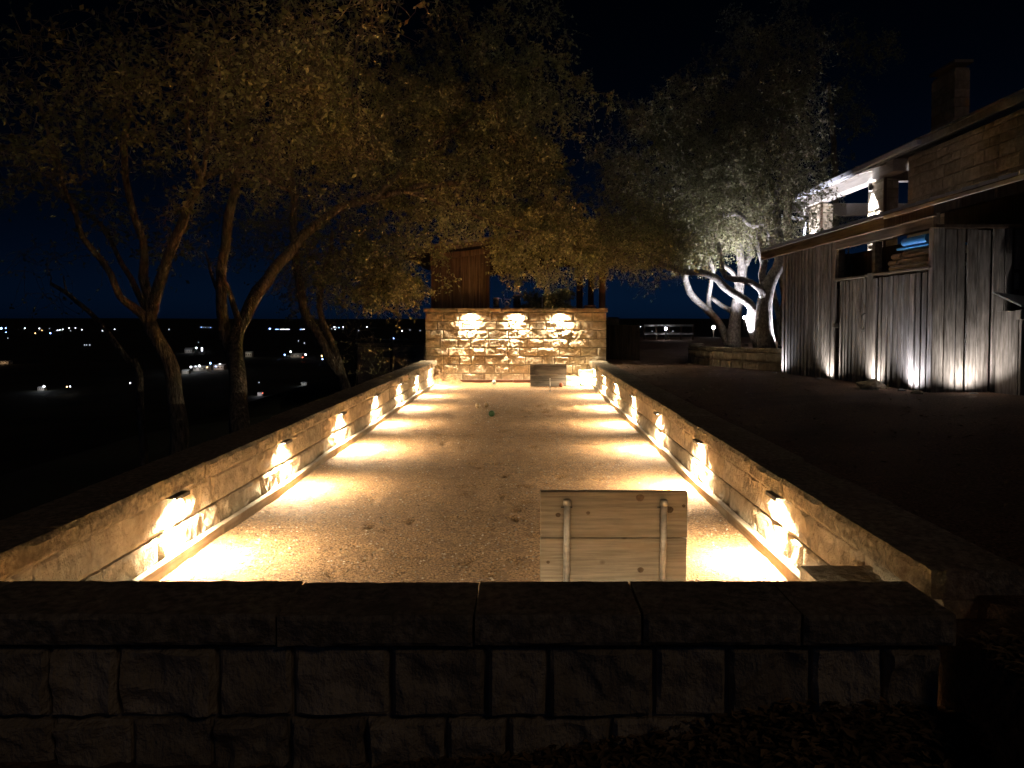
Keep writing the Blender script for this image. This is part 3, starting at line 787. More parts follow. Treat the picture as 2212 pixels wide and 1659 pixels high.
# cushions and foam roll on the shelf
fab = pmat('tan_cushion_fabric', (.36,.29,.22), (.46,.38,.30), (60,60,60), bump=.15, var=.08)
def cushion(label, y0, y1, z, th, x0=SX+.03, dx=.5, tilt=0):
    o = MB().bevbox(x0, x0+dx, y0, y1, z, z+th, th*.3).build('seat_cushion', fab, smooth=False)
    tag(o, label, 'cushion', 'cushions on the shed shelf'); o.rotation_euler = (tilt, 0, 0)
    MB().box(x0-.003, x0+.004, y0+.04, y1-.04, z+th*.47, z+th*.53).build('seam', fab, o)
cushion('wide pale cushion lying lowest on the shed shelf', 9.25, 10.25, 2.181, .075, SX+.0)
cushion('long tan cushion in the second layer on the shed shelf', 9.36, 10.05, 2.262, .085)
cushion('short tan cushion in the second layer, toward the shed door', 10.07, 10.34, 2.262, .07)
cushion('long tan cushion in the top layer under the blue foam', 9.22, 9.95, 2.352, .085)
cushion('short tan cushion in the top layer, toward the shed door', 9.98, 10.25, 2.342, .075)
blue = pmat('blue_foam', (.03,.22,.62), (.05,.30,.75), bump=.05, var=0, rough=.5)
o = MB().bevbox(SX-.04, SX+.45, 9.17, 9.95, 2.442, 2.475, .01).build('foam_mat', blue); tag(o, 'flat blue foam mat lying on the cushions in the shed', 'mat')
o = MB().tube([(SX-.03, 9.17, 2.53), (SX-.03, 9.17+.3, 2.53), (SX-.02, 9.76, 2.53)], .052, 18).build('foam_roll', blue, smooth=False); tag(o, 'bright blue foam roll on top of the cushions in the shed', 'foam roll')
MB().tube([(SX-.02, 9.74, 2.53), (SX-.02, 9.765, 2.53)], .02, 10).build('shade_plug', M['darkmetal'], o)  # dark plug painting the shade inside the roll's core
t = thing('wooden_rack', 'small brown wooden rack frame standing behind the blue foam roll', 'rack', (SX+.8, 9.6, 2.14))
for y in (9.35, 9.85): MB().bevbox(SX+.75, SX+.80, y, y+.05, 2.141, 2.62, .004).build('upright', M['brown_wood'], t)
MB().bevbox(SX+.745, SX+.795, 9.30, 9.95, 2.50, 2.56, .004).build('crossbar', M['brown_wood'], t)
# rock at the foot
def rock(name, label, c, r, m, seed):
    mb = MB(); n, h = 14, 8; prof = []
    for i in range(h+1):
        a = -math.pi/2+math.pi*i/h
        for k in range(n):
            w = 2*math.pi*k/n; d = Vector((math.cos(a)*math.cos(w), math.cos(a)*math.sin(w), math.sin(a)))
            q = 1+.45*mn.noise(d*1.3+Vector((seed,0,0)))+.15*mn.noise(d*4+Vector((seed,0,0)))
            mb.v.append((c[0]+d.x*r[0]*q, c[1]+d.y*r[1]*q, c[2]+d.z*r[2]*q))
    for i in range(h):
        for k in range(n): mb.f.append((i*n+k, i*n+(k+1) % n, (i+1)*n+(k+1) % n, (i+1)*n+k)); mb.m.append(0)
    o = mb.build(name, m); tag(o, label, 'rock')
rock('rock', 'rough brown rock on the ground at the foot of the shed half wall', (4.62, 9.85, gz(4.62, 9.85)+.03), (.16,.22,.09), M['stone'], 3)
rock('rock', 'small flat pale stone on the ground by the shed corner post', (4.75, 8.95, gz(4.75, 8.95)+.01), (.05,.09,.025), M['stone'], 8)
# ground spot lights washing the shed
def ground_spot(label, at, d, watt, color, blend=1.0, cone=150, lensm=None, group='ground spot lights washing the shed'):
    t = thing('ground_spot', label, 'spotlight', at, group)
    dv = Vector(d).normalized()
    MB().lathe([(.05,-.05),(.05,.008),(.044,.014),(.036,.014),(.034,.004)], at, 14).build('housing', M['darkmetal'], t)
    MB().lathe([(.030,.0045),(.030,.007),(.02,.009)], at, 14).build('lens', lensm or M['lens_cool'], t)
    light('SPOT', watt, color, (at[0], at[1], at[2]+.025), t, aim(dv), spot_size=R(cone), spot_blend=blend, shadow_soft_size=.02)
for (y, xo, wt, cl, lab) in ((14.25, -.2, 3.4, COOL, 'ground spot at the far corner of the shed'), (12.05, -.2, 3.4, NEUT, 'ground spot beside the shed door frame'),
                    (10.50, -.2, 4.5, NEUT, 'ground spot beside the rock at the shed foot'), (9.42, -.2, 5.5, COOL, 'ground spot near the corner post of the shed')):
    p = (SX+xo, y, gz(SX, y))
    ground_spot(lab, p, (.30, -.05, 1), wt, cl)
p = (5.36, SY0-.26, gz(5.3, SY0)); ground_spot('ground spot under the near end wall of the shed', p, (0, .30, 1), 4.4, NEUT)

# ------------------------------------------------------------------ house with porch
hs = thing('stone_house', 'large limestone house with sloping roof and lit porch beyond the shed', 'house', (11, 20, .5))
HX = 10.0
MB().box(HX+.03, HX+4, 6, 19.5, .5, 5.78).build('wall', M['mortar'], hs)
z = 2.3
seedh = 0
while z < 5.72:
    h = random.choice((.2, .25, .3)); h = min(h, 5.78-z)
    lay(hs, (HX, 19.5), R(-90), 19.5-13.6, z, h, .3, .75, .08, .07, .012, M['stone_far'], 'wall_stone', joint=.014); z += h
def pier(y0, y1, x0, x1, z0, z1, nm):
    p = MB().box(x0+.02, x1-.02, y0+.02, y1-.02, z0, z1).build('pier', M['mortar'], hs)
    z = z0
    while z < z1-.05:
        h = min(random.uniform(.2, .32), z1-z)
        lay(p, (x0, y1), R(-90), y1-y0, z, h, .22, .6, .015, .05, .016, M['stone_far'], 'pier_stone', joint=.014)
        lay(p, (x0+.005, y0), 0, x1-x0-.01, z, h, .2, .45, .015, .05, .016, M['stone_far'], 'pier_stone', joint=.014)
        z += h
    MB().bevbox(x0-.02, x0+.06, y0-.06, y0-.03, z0, z1, .004).build('corner_trim', M['brown_wood'], p)
pier(24.5, 25.5, 9.7, 10.12, .5, 5.38, 'a')
pier(20.2, 21.1, 9.7, 10.12, .5, 5.38, 'b')
MB().bevbox(9.62, 9.98, 19.52, 27.0, 5.42, 5.76, .01).build('porch_beam', M['ply'], hs)
MB().bevbox(9.7, 14, 26.0, 26.3, 5.2, 5.62, .01).build('cross_beam', M['ply'], hs)
MB().bevbox(10.2, 14, 21.0, 21.25, 5.45, 5.75, .01).build('cross_beam', M['ply'], hs)
MB().box(9.7, 14, 19.5, 27, .4, .55).build('porch_floor', M['mortar'], hs)
# roof
EX, EZ = 9.0, 5.66
RXE = 15.0; RZE = EZ + (RXE-EX)*.25
MB().add([(EX,8,EZ),(RXE,8,RZE),(RXE,27.2,RZE),(EX,27.2,EZ),(EX,8,EZ+.05),(RXE,8,RZE+.05),(RXE,27.2,RZE+.05),(EX,27.2,EZ+.05)],
    [(0,3,2,1),(4,5,6,7),(0,1,5,4),(1,2,6,5),(2,3,7,6),(3,0,4,7)]).build('roof', M['greymetal'], hs)
MB().bevbox(EX+.01, EX+.06, 8, 19.6, EZ-.17, EZ-.003, .004).build('fascia', M['greymetal'], hs)
MB().bevbox(EX+.01, EX+.06, 19.61, 27.18, EZ-.16, EZ-.003, .004).build('fascia', M['whitemetal'], hs)
MB().add([(EX-.11,17,EZ-.03),(EX-.11,27.25,EZ-.03),(EX+.005,27.25,EZ-.03),(EX+.005,17,EZ-.03),(EX-.09,17,EZ-.13),(EX-.09,27.25,EZ-.13),(EX+.005,27.25,EZ-.13),(EX+.005,17,EZ-.13)],
    [(4,7,6,5),(0,1,5,4),(1,2,6,5),(2,3,7,6),(3,0,4,7)]).build('gutter', M['whitemetal'], hs)
MB().tube([(EX-.04,26.9,EZ-.13),(EX-.04,26.9,EZ-.30),(9.55,25.7,5.02),(9.60,25.6,4.9),(9.60,25.6,.6)], .055, 8).build('downspout', M['whitemetal'], hs)
for y in np.arange(19.9, 27, .8):
    MB().add([(EX+.07,y,EZ-.13),(14,y,EZ+1.1),(14,y+.07,EZ+1.1),(EX+.07,y+.07,EZ-.13),(EX+.07,y,EZ-.002),(14,y,EZ+1.24),(14,y+.07,EZ+1.24),(EX+.07,y+.07,EZ-.002)],
        [(0,3,2,1),(4,5,6,7),(0,1,5,4),(1,2,6,5),(2,3,7,6),(3,0,4,7)]).build('rafter', M['ply'], hs)
chim = MB().box(11.02, 11.38, 19.22, 20.28, 5.9, 8.0).build('chimney', M['mortar'], hs)
z = 6.2
while z < 7.8:
    h = random.uniform(.2, .3)
    lay(chim, (11.0, 20.3), R(-90), 1.1, z, h, .3, .6, .02, .07, .012, M['stone'], 'chimney_stone', joint=.014)
    lay(chim, (11.005, 19.2), 0, .39, z, h, .3, .5, .02, .07, .012, M['stone'], 'chimney_stone', joint=.014); z += h
MB().bevbox(10.95, 11.45, 19.15, 20.35, 8.11, 8.19, .01).build('chimney_cap', M['mortar'], chim)
# porch sconces: each throws light up and down its pier
def sconce(label, at, up, down, color):
    t = thing('pier_sconce', label, 'lamp', at, 'porch sconces')
    MB().tube([(at[0]-.06, at[1], at[2]-.10), (at[0]-.06, at[1], at[2]+.10)], .045, 12).build('body', M['darkmetal'], t)
    MB().box(at[0]-.03, at[0]+.01, at[1]-.03, at[1]+.03, at[2]-.05, at[2]+.05).build('bracket', M['darkmetal'], t)
    MB().tube([(at[0]-.06, at[1], at[2]-.108), (at[0]-.06, at[1], at[2]-.101)], .038, 12).build('lens', M['lens_cool'], t)
    light('SPOT', down, color, (at[0]-.06, at[1], at[2]-.13), t, aim((.04,0,-1)), spot_size=R(80), spot_blend=.5, shadow_soft_size=.03)
    light('SPOT', up, color, (at[0]-.06, at[1], at[2]+.13), t, aim((.0,.12,1)), spot_size=R(150), spot_blend=.6, shadow_soft_size=.03)
sconce('bright sconce on the porch pier beside the house wall', (9.685, 20.8, 5.24), 3, 110, COOL)
sconce('added sconce on the porch pier by the downspout', (9.685, 25.0, 4.1), 20, 4, (.82,.84,1))  # added lamp, lights the porch beams and gutter from below

ground_spot('ground spot behind the shed aimed up at the porch eave', (7.9, 21.5, .88), (.42, .42, 1.4), 260, (.84,.84,1), cone=62, group='porch ground spots')
# ------------------------------------------------------------------ planter
pl = thing('planter_wall', 'curved low limestone planter wall holding the floodlit oaks', 'wall', (4.6, 18, .5))
path = [(5.25,14.9),(4.98,15.9),(4.72,16.9),(4.52,17.9),(4.45,18.9),(4.5,19.9),(4.62,20.9),(4.85,22.0),(5.2,23)]
for a_, b_ in zip(path[1:], path[:-1]):
    # direction so that the rough face looks toward -X
    dx, dy = b_[0]-a_[0], b_[1]-a_[1]; L = math.hypot(dx, dy); ang = math.atan2(dy, dx)
    g = gz(4.6, a_[1])-.01
    lay(pl, a_, ang, L, g, .19, .25, .5, .14, .035, .018, M['stone'])
    lay(pl, a_, ang, L, g+.19, .19, .22, .48, .14, .035, .018, M['stone'])
    lay(pl, (a_[0]-.035*-math.sin(ang)*-1, a_[1]), ang, L+.01, g+.382, .10, .4, .6, .3, .035, .014, M['coping'], 'coping_stone')
mb = MB(); n = len(path)
zs = .80
mb.v = [(p[0]+.12, p[1], zs) for p in path] + [(p[0]+2.2, p[1], zs+.08) for p in path] + [(p[0]+5, p[1], zs+.05) for p in path]
mb.f = [(r*n+i, r*n+i+1, (r+1)*n+i+1, (r+1)*n+i) for r in range(2) for i in range(n-1)]; mb.m = [0]*len(mb.f)
o = mb.build('planter_soil', M['yard'], at=(5, 18, .8)); o['kind'] = 'structure'

# ------------------------------------------------------------------ trees
def np_mesh(name, V, F, m, parent, at, n=4, smooth=False):
    V = np.asarray(V, np.float32) - np.asarray(at, np.float32); F = np.asarray(F, np.int32)
    me = bpy.data.meshes.new(name)
    me.vertices.add(len(V)); me.vertices.foreach_set('co', V.ravel())
    me.loops.add(F.size); me.loops.foreach_set('vertex_index', F.ravel())
    me.polygons.add(len(F)); me.polygons.foreach_set('loop_start', np.arange(0, F.size, n, dtype=np.int32))
    me.materials.append(m)
    if smooth: me.polygons.foreach_set('use_smooth', np.ones(len(F), bool))
    me.update(); me.validate()
    return link(name, me, parent, at)
def unit(a): return a/np.maximum(np.linalg.norm(a, axis=-1, keepdims=True), 1e-9)
def leaves_np(base, dirn, length, r):
    """diamond leaves from base points along dirn"""
    n = len(base)
    side = unit(np.cross(dirn, r.normal(size=(n,3))))
    nor = np.cross(dirn, side)
    l = length[:,None]
    v0 = base; v1 = base + dirn*l*.45 + side*l*.26 + nor*l*.05; v2 = base + dirn*l; v3 = base + dirn*l*.45 - side*l*.26 + nor*l*.05
    V = np.stack([v0,v1,v2,v3], 1).reshape(-1,3)
    F = np.arange(4*n).reshape(n,4)
    return V, F
def twigs_np(p0, p1, p2, p3, rad):
    """3-sided thin tubes through 4 points each"""
    n = len(p0); pts = np.stack([p0,p1,p2,p3], 1)
    t = unit(p3-p0); a = unit(np.cross(t, np.tile([.3,.5,.81],(n,1)))); b = np.cross(t, a)
    V = np.zeros((n,4,3,3))
    for i in range(4):
        rr = rad[:,None]*(1-.22*i)
        for k in range(3):
            w = 2*math.pi*k/3
            V[:,i,k] = pts[:,i] + (a*math.cos(w)+b*math.sin(w))*rr
    base = (np.arange(n)*12)[:,None]; F = []
    for i in range(3):
        for k in range(3):
            k2 = (k+1) % 3; F.append(np.concatenate([base+i*3+k, base+i*3+k2, base+(i+1)*3+k2, base+(i+1)*3+k], 1))
    return V.reshape(-1,3), np.concatenate(F, 0)
def resample(pts, step):
    out = [Vector(pts[0])]; pts = [Vector(p) for p in pts]
    # Catmull-Rom
    for i in range(len(pts)-1):
        p0 = pts[max(0,i-1)]; p1 = pts[i]; p2 = pts[i+1]; p3 = pts[min(len(pts)-1,i+2)]
        n = max(2, int((p2-p1).length/step))
        for k in range(1, n+1):
            t = k/n
            out.append(.5*((2*p1)+(p2-p0)*t+(2*p0-5*p1+4*p2-p3)*t*t+(3*p1-p0-3*p2+p3)*t**3))
    return out
def tree(name, label, stems, crowns, bark, leaf, seed, leaf_len=(.035,.06), twigs=9, lpt=10, twl=(.22,.55), zmin=2.2, group=None, droop=.25, gnarl=.10, clump=.30):
    """stems: [(points, r0, r1)], crowns: [(centre, radii, count)]"""
    r = np.random.default_rng(seed)
    b = stems[0][0][0]
    g = min(gz(b[0], b[1]), b[2])
    t = thing(name, label, 'tree', (b[0], b[1], g), group)
    mb = MB(); nodes = []; nrad = []
    for (pts, r0, r1) in stems:
        pp = resample(pts, .16); n = len(pp)
        for i in range(1, n):
            q = pp[i]*2.2 + Vector((seed,0,0))
            pp[i] = pp[i] + Vector((mn.noise(q), mn.noise(q+Vector((9,0,0))), mn.noise(q+Vector((0,9,0)))))*.05
        rad = [(r0+(r1-r0)*(i/(n-1))**.8)*(1+.18*mn.noise(Vector((i*.35, seed, r0*50)))) for i in range(n)]
        mb.tube(pp, rad, 10 if r0 > .03 else 6)
        for i in range(n):
            if pp[i].z > zmin: nodes.append(tuple(pp[i])); nrad.append(rad[i])
    tr = mb.build('trunk', bark, t, at=(b[0], b[1], g), smooth=True)
    if not crowns: return t
    N = np.array(nodes); NR = np.array(nrad)
    A = []
    for (c, rr, cnt) in crowns:
        ng = max(1, cnt//6)
        u = r.normal(size=(ng,3)); u = unit(u)*(r.random((ng,1))**(1/2.4))
        cen = np.array(c)+u*np.array(rr)
        A.append(cen[r.integers(0, ng, cnt)] + r.normal(size=(cnt,3))*np.minimum(clump, np.array(rr)*.5))
    A = np.concatenate(A)
    d = np.min(np.linalg.norm(A[:,None]-N[None], axis=2), 1)
    A = A[np.argsort(d)]
    bb = MB(); tips = []; tdir = []
    for a in A:
        dd = np.linalg.norm(N-a, axis=1)
        i = int(np.argmin(dd + .25*np.maximum(0, N[:,2]-a[2])))
        p = N[i]; L = np.linalg.norm(a-p)
        if L < .05: continue
        k = 5; w = np.linspace(0,1,k+1)[:,None]
        pts = p + (a-p)*w
        bend = r.normal(size=3)*.16*L; bend[2] += .10*L
        pts = pts + np.sin(w*math.pi)*bend + np.concatenate([np.zeros((1,3)), r.normal(size=(k,3))*gnarl*.35*L**.5*.5])
        r0 = min(NR[i]*.75, .005+.012*L); r1 = max(.003, r0*.35)
        rads = list(np.linspace(r0, r1, k+1))
        bb.tube([tuple(q) for q in pts], rads, 5 if r0 > .012 else 3, caps=False)
        N = np.concatenate([N, pts[1:]]); NR = np.concatenate([NR, np.array(rads[1:])])
        tips.append(pts[-1]); tdir.append(pts[-1]-pts[-3])
        if L > .5: tips.append(pts[3]); tdir.append(r.normal(size=3))
    bb.build('branches', bark, tr, at=(b[0], b[1], g))['kind'] = 'stuff'
    tips = np.array(tips); tdir = unit(np.array(tdir)); n = len(tips)
    P0 = np.repeat(tips, twigs, 0); D = unit(np.repeat(tdir, twigs, 0)*.55 + r.normal(size=(n*twigs,3))*.8 + np.array([0,0,-droop]))
    L = r.uniform(*twl, n*twigs)[:,None]
    j = r.normal(size=(3,n*twigs,3))*.06
    P1 = P0+D*L*.33+j[0]*L; P2 = P0+D*L*.66+j[1]*L*1.6+np.array([0,0,-.05])*L; P3 = P0+D*L+j[2]*L*2.4+np.array([0,0,-.13])*L
    V, F = twigs_np(P0,P1,P2,P3, r.uniform(.0024,.0046,n*twigs))
    np_mesh('twigs', V, F, M['twig'], tr, (b[0], b[1], g))['kind'] = 'stuff'
    m = n*twigs*lpt; w = r.uniform(.25,1.0,(n*twigs,lpt,1))
    B = np.where(w < .66, P1[:,None]+(P2-P1)[:,None]*((w-.33)/.33), P2[:,None]+(P3-P2)[:,None]*((w-.66)/.34)).reshape(-1,3)
    LD = unit(np.repeat(D, lpt, 0)*.5 + r.normal(size=(m,3))*.8)
    V, F = leaves_np(B, LD, r.uniform(*leaf_len, m), r)
    np_mesh('crown', V, F, leaf, t, (b[0], b[1], g))
    return t
def PP(lst, Y0_, Y1_=None):
    Y1_ = Y0_ if Y1_ is None else Y1_; n = len(lst)
    return [P(x, y, Y0_+(Y1_-Y0_)*i/max(1,n-1)) for i, (x, y) in enumerate(lst)]
def EL(vx, vy, Y, rx, rz, ry, cnt):
    return (P(vx, vy, Y), (rx*Y/FPX, ry, rz*Y/FPX), cnt)
def down(lst, Y0_, Y1_=None):
    """stem that is carried down into the ground below its first point"""
    p = PP(lst, Y0_, Y1_); b = p[0]; z = gz(b[0], b[1])-.1
    if b[2] > z + .1: p = [(b[0]+.02, b[1], z)] + p
    return p
# left trees
tree('oak_tree', 'forked oak with three spreading stems above the dark slope beside the court', [
    (down([(380,905),(375,850),(368,800),(350,750),(322,700)], 8.0), .10, .072),
    (PP([(322,700),(345,620),(360,560),(385,480),(410,430),(437,385)], 8.0, 7.6), .062, .042),
    (PP([(437,385),(470,366),(520,362),(565,375),(640,420)], 7.6, 7.9), .032, .012),
    (PP([(437,385),(420,340),(408,300),(402,250),(415,190),(440,150),(470,60)], 7.6, 6.6), .032, .014),
    (PP([(437,385),(450,330),(455,260),(470,200),(540,160),(600,110)], 7.6, 7.2), .030, .012),
    (PP([(322,700),(290,670),(262,640),(240,590),(205,545),(180,510),(165,460),(140,410),(120,340),(90,220)], 8.0, 7.2), .05, .014),
    (PP([(326,690),(312,600),(305,520),(285,430),(270,330),(280,200),(250,80)], 8.1, 7.6), .055, .02),
    (PP([(318,690),(284,600),(226,503),(180,455),(120,420)], 8.2, 8.6), .04, .014),
    ], [EL(330,150,6.8,330,170,1.2,95), EL(110,330,7.6,170,150,1.0,42), EL(620,150,7.2,260,150,1.0,80), EL(300,490,8.2,70,70,.4,14), EL(560,330,8,120,60,.6,10)],
    M['bark'], M['leaf'], 11, leaf_len=(.042,.075), twigs=7, lpt=6, twl=(.16,.48))
tree('leaning_sapling', 'thin bare sapling leaning away from the forked oak', [
    (down([(300,800),(280,778),(250,740),(215,700),(165,655),(140,630),(105,607)], 9.0), .06, .02),
    (PP([(165,655),(140,625),(135,590)], 9.0), .016, .007)],
    [EL(70,560,9,110,70,.6,14)], M['bark'], M['leaf'], 12, twigs=5, lpt=3, zmin=1.5)
tree('oak_tree', 'upright slim oak trunk standing behind the leaning oak', [
    (down([(505,800),(487,730),(478,650),(486,560),(495,470),(508,390),(520,300),(545,200)], 10.0, 9.6), .10, .045),
    (PP([(478,640),(455,590),(440,540)], 10), .03, .012)],
    [EL(600,200,9.8,240,140,1.4,110), EL(470,300,10.2,130,90,1.0,16)], M['bark'], M['leaf'], 13, twigs=9, lpt=8)
tree('oak_tree', 'stout oak leaning over the court with a long arching trunk', [
    (down([(517,935),(512,850),(510,780),(513,720),(540,660),(575,610),(610,565),(650,515),(700,470),(750,445),(810,428),(870,410),(950,395),(1040,385)], 9.0, 12.8), .125, .04),
    (PP([(518,705),(500,660),(490,620),(470,580)], 9.2), .05, .02),
    (PP([(810,428),(900,340),(1000,270),(1080,200)], 11.6, 13), .05, .02),
    (PP([(870,410),(960,440),(1060,480),(1140,500),(1230,520)], 12, 14.2), .04, .014)],
    [EL(930,320,13,300,200,2.2,330), EL(1080,400,13.6,160,150,1.5,170), EL(775,555,12.2,85,55,1.0,70), EL(1160,490,14.2,115,38,.6,85), EL(1000,130,13,220,130,1.6,120), EL(1105,568,14.4,40,30,.3,20), EL(1160,572,14.6,34,24,.3,12), EL(1235,525,14.6,50,20,.3,20), EL(825,600,12.8,50,35,.5,36), EL(1130,300,13.6,90,180,1.2,110)],
    M['bark'], M['leaf'], 14, leaf_len=(.045,.08), twigs=10, lpt=8, droop=.35, twl=(.15,.42))
tree('oak_tree', 'pair of slender leaning trunks beside the wall near the low terrace wall', [
    (down([(748,845),(722,790),(690,735),(665,690),(650,640),(640,560),(632,450),(628,330)], 12.6), .10, .05),
    (PP([(746,838),(728,770),(702,712),(690,660),(702,580),(720,500)], 12.7), .075, .03)],
    [EL(720,400,13.4,190,170,1.3,140), EL(720,610,12.8,100,50,.8,50), EL(620,540,13,120,90,.8,30)], M['bark'], M['leaf'], 15, twigs=9, lpt=8, droop=.35)
# twigs hanging into view above the court
tree('overhanging_branch', 'bare twig with few leaves hanging into view over the near court', [
    (PP([(820,-160),(800,-60),(786,20),(775,90),(772,160),(768,240)], 4.6), .012, .003),
    (PP([(786,20),(825,60),(845,130),(855,170)], 4.6), .006, .002),
    (PP([(800,0),(860,10),(885,40)], 4.6), .006, .002),
    (PP([(870,-120),(940,-10),(985,60),(1010,110),(1020,150)], 5.5), .010, .003),
    (PP([(700,-80),(720,40),(735,120)], 5.0), .008, .002)],
    [EL(810,20,4.6,90,60,.2,9), EL(640,110,5.2,120,60,.3,12), EL(900,20,5,60,30,.2,5)], M['bark'], M['leaf'], 16, leaf_len=(.035,.06), twigs=4, lpt=3, zmin=1.5, twl=(.08,.25))
# right trees in the planter
PY = 18.8
tree('oak_tree', 'thin dark oak trunk leaning away from the pale one in the planter', [
    (PP([(1578,750),(1556,702),(1529,671),(1502,646),(1482,617),(1479,595),(1495,540),(1480,480)], 19.2, 18.2), .12, .05),
    (PP([(1533,671),(1530,635),(1535,602),(1540,581),(1531,555),(1520,500)], 19, 18.6), .07, .035)],
    [EL(1400,420,18.2,150,130,1.4,170), EL(1480,320,18.6,150,150,1.5,190)], M['bark_pale'], M['leaf_b'], 21, leaf_len=(.045,.075), twigs=10, lpt=9)
tree('oak_tree', 'pale floodlit oak trunk rising from the planter beside the ground spot', [
    (PP([(1588,752),(1586,714),(1591,658),(1597,613),(1605,579),(1596,534),(1609,490),(1627,456),(1640,380),(1650,300)], 18.8), .17, .06),
    (PP([(1595,630),(1586,590),(1566,578),(1550,560)], 18.8), .08, .04),
    (PP([(1582,673),(1560,662),(1535,642)], 18.9), .08, .05),
    (PP([(1605,579),(1623,550),(1620,514),(1627,490),(1660,440)], 18.8), .10, .05)],
    [EL(1580,320,18.8,170,190,1.8,300), EL(1640,140,19.2,140,120,1.3,100), EL(1560,450,18.4,130,80,1.0,90)], M['bark_pale'], M['leaf_b'], 22, leaf_len=(.045,.075), twigs=10, lpt=9)
tree('oak_tree', 'oak with a long crooked limb reaching from the planter toward the pavilion', [
    (PP([(1642,752),(1627,714),(1620,691),(1625,667),(1596,640),(1560,617),(1542,599),(1515,588),(1470,586),(1437,572),(1400,560),(1340,546),(1290,532)], 18.3, 16.0), .14, .04)],
    [EL(1360,505,16.4,130,60,.9,130), EL(1290,525,16.0,70,28,.5,50), EL(1440,510,17,90,55,.9,80)], M['bark_pale'], M['leaf'], 23, leaf_len=(.04,.07), twigs=10, lpt=9, droop=.5)
tree('oak_tree', 'stoutest oak trunk in the planter, next to the shed corner', [
    (PP([(1656,756),(1652,702),(1650,658),(1661,613),(1679,579),(1683,546),(1668,523),(1665,505),(1650,478),(1627,485),(1609,474),(1590,460),(1550,463)], 17.6), .21, .06),
    (PP([(1648,640),(1641,622),(1605,604),(1569,597),(1556,563),(1551,523)], 17.5, 17.2), .10, .05),
    (PP([(1652,630),(1646,590),(1650,565),(1640,520),(1645,450)], 17.7), .11, .05),
    (PP([(1683,546),(1684,500),(1676,460),(1680,400),(1700,330)], 17.6), .11, .05)],
    [EL(1660,420,17.8,100,120,1.1,130), EL(1560,500,17.3,110,50,.8,60), EL(1700,350,18,60,90,.8,40)], M['bark_pale'], M['leaf_b'], 24, leaf_len=(.045,.07), twigs=10, lpt=9)
tree('oak_tree', 'slim pale trunk squeezed between the stoutest oak and the shed wall', [
    (PP([(1690,752),(1684,700),(1674,640),(1664,600)], 19.6), .10, .06)], [], M['bark_pale'], M['leaf_b'], 25)
tree('oak_tree', 'dark straight trunk standing in front of the porch downspout', [
    (down([(1697,640),(1698,560),(1700,480),(1702,420),(1700,360),(1690,280),(1700,160)], 19.5), .17, .07)],
    [EL(1700,170,19.6,120,150,1.2,60)], M['bark'], M['leaf_b'], 26, leaf_len=(.045,.07), twigs=8, lpt=7)
tree('oak_tree', 'dim tall oak behind the porch roof, almost lost in the dark', [
    (down([(1800,620),(1805,450),(1800,300),(1790,180)], 31), .22, .08)],
    [EL(1800,200,31,130,170,2.5,90), EL(1850,300,31,100,80,1.8,30)], M['bark'], M['leaf'], 27, leaf_len=(.06,.1), twigs=8, lpt=7)
tree('porch_shrub', 'leafy shrub seen through the porch between its two piers', [
    (down([(1832,560),(1830,500),(1835,470)], 28), .05, .02)],
    [EL(1830,500,28,45,40,.7,50)], M['bark'], M['leaf_b'], 28, leaf_len=(.05,.09), twigs=8, lpt=8, zmin=.5)
tree('dark_shrub', 'rounded dark tree silhouetted against the sky beyond the end wall', [
    (down([(1190,720),(1190,680),(1192,660)], 40), .2, .08)],
    [EL(1165,672,40,34,26,.9,80), EL(1205,668,40,34,28,.9,90)], M['bark'], M['leaf_b'], 29, leaf_len=(.12,.2), twigs=8, lpt=9, zmin=.2)
tree('slope_bush', 'wispy bush at the foot of the leaning pair of trunks', [
    (down([(768,830),(775,790),(790,740)], 12.9), .02, .006)],
    [EL(790,760,12.9,45,50,.4,16)], M['bark'], M['leaf'], 30, twigs=5, lpt=4, zmin=.1)
# uplights in the planter
ground_spot('ground spot at the foot of the pale floodlit trunk', P(1612, 744, 17.9), (-.10,.10,1), 45, (.87,.85,1.0), cone=84, group='ground spots in the planter')
ground_spot('added ground spot in the planter soil near the curved wall', (4.95, 17.9, .86), (-.08,.08,1), 105, (.89,.88,1.0), cone=88, group='ground spots in the planter')  # added lamp that brightens the oak crowns
ground_spot('ground spot between the stoutest trunk and the shed', P(1685, 748, 17.5), (-.14,.02,1), 40, (.86,.84,1.0), cone=76, group='ground spots in the planter')

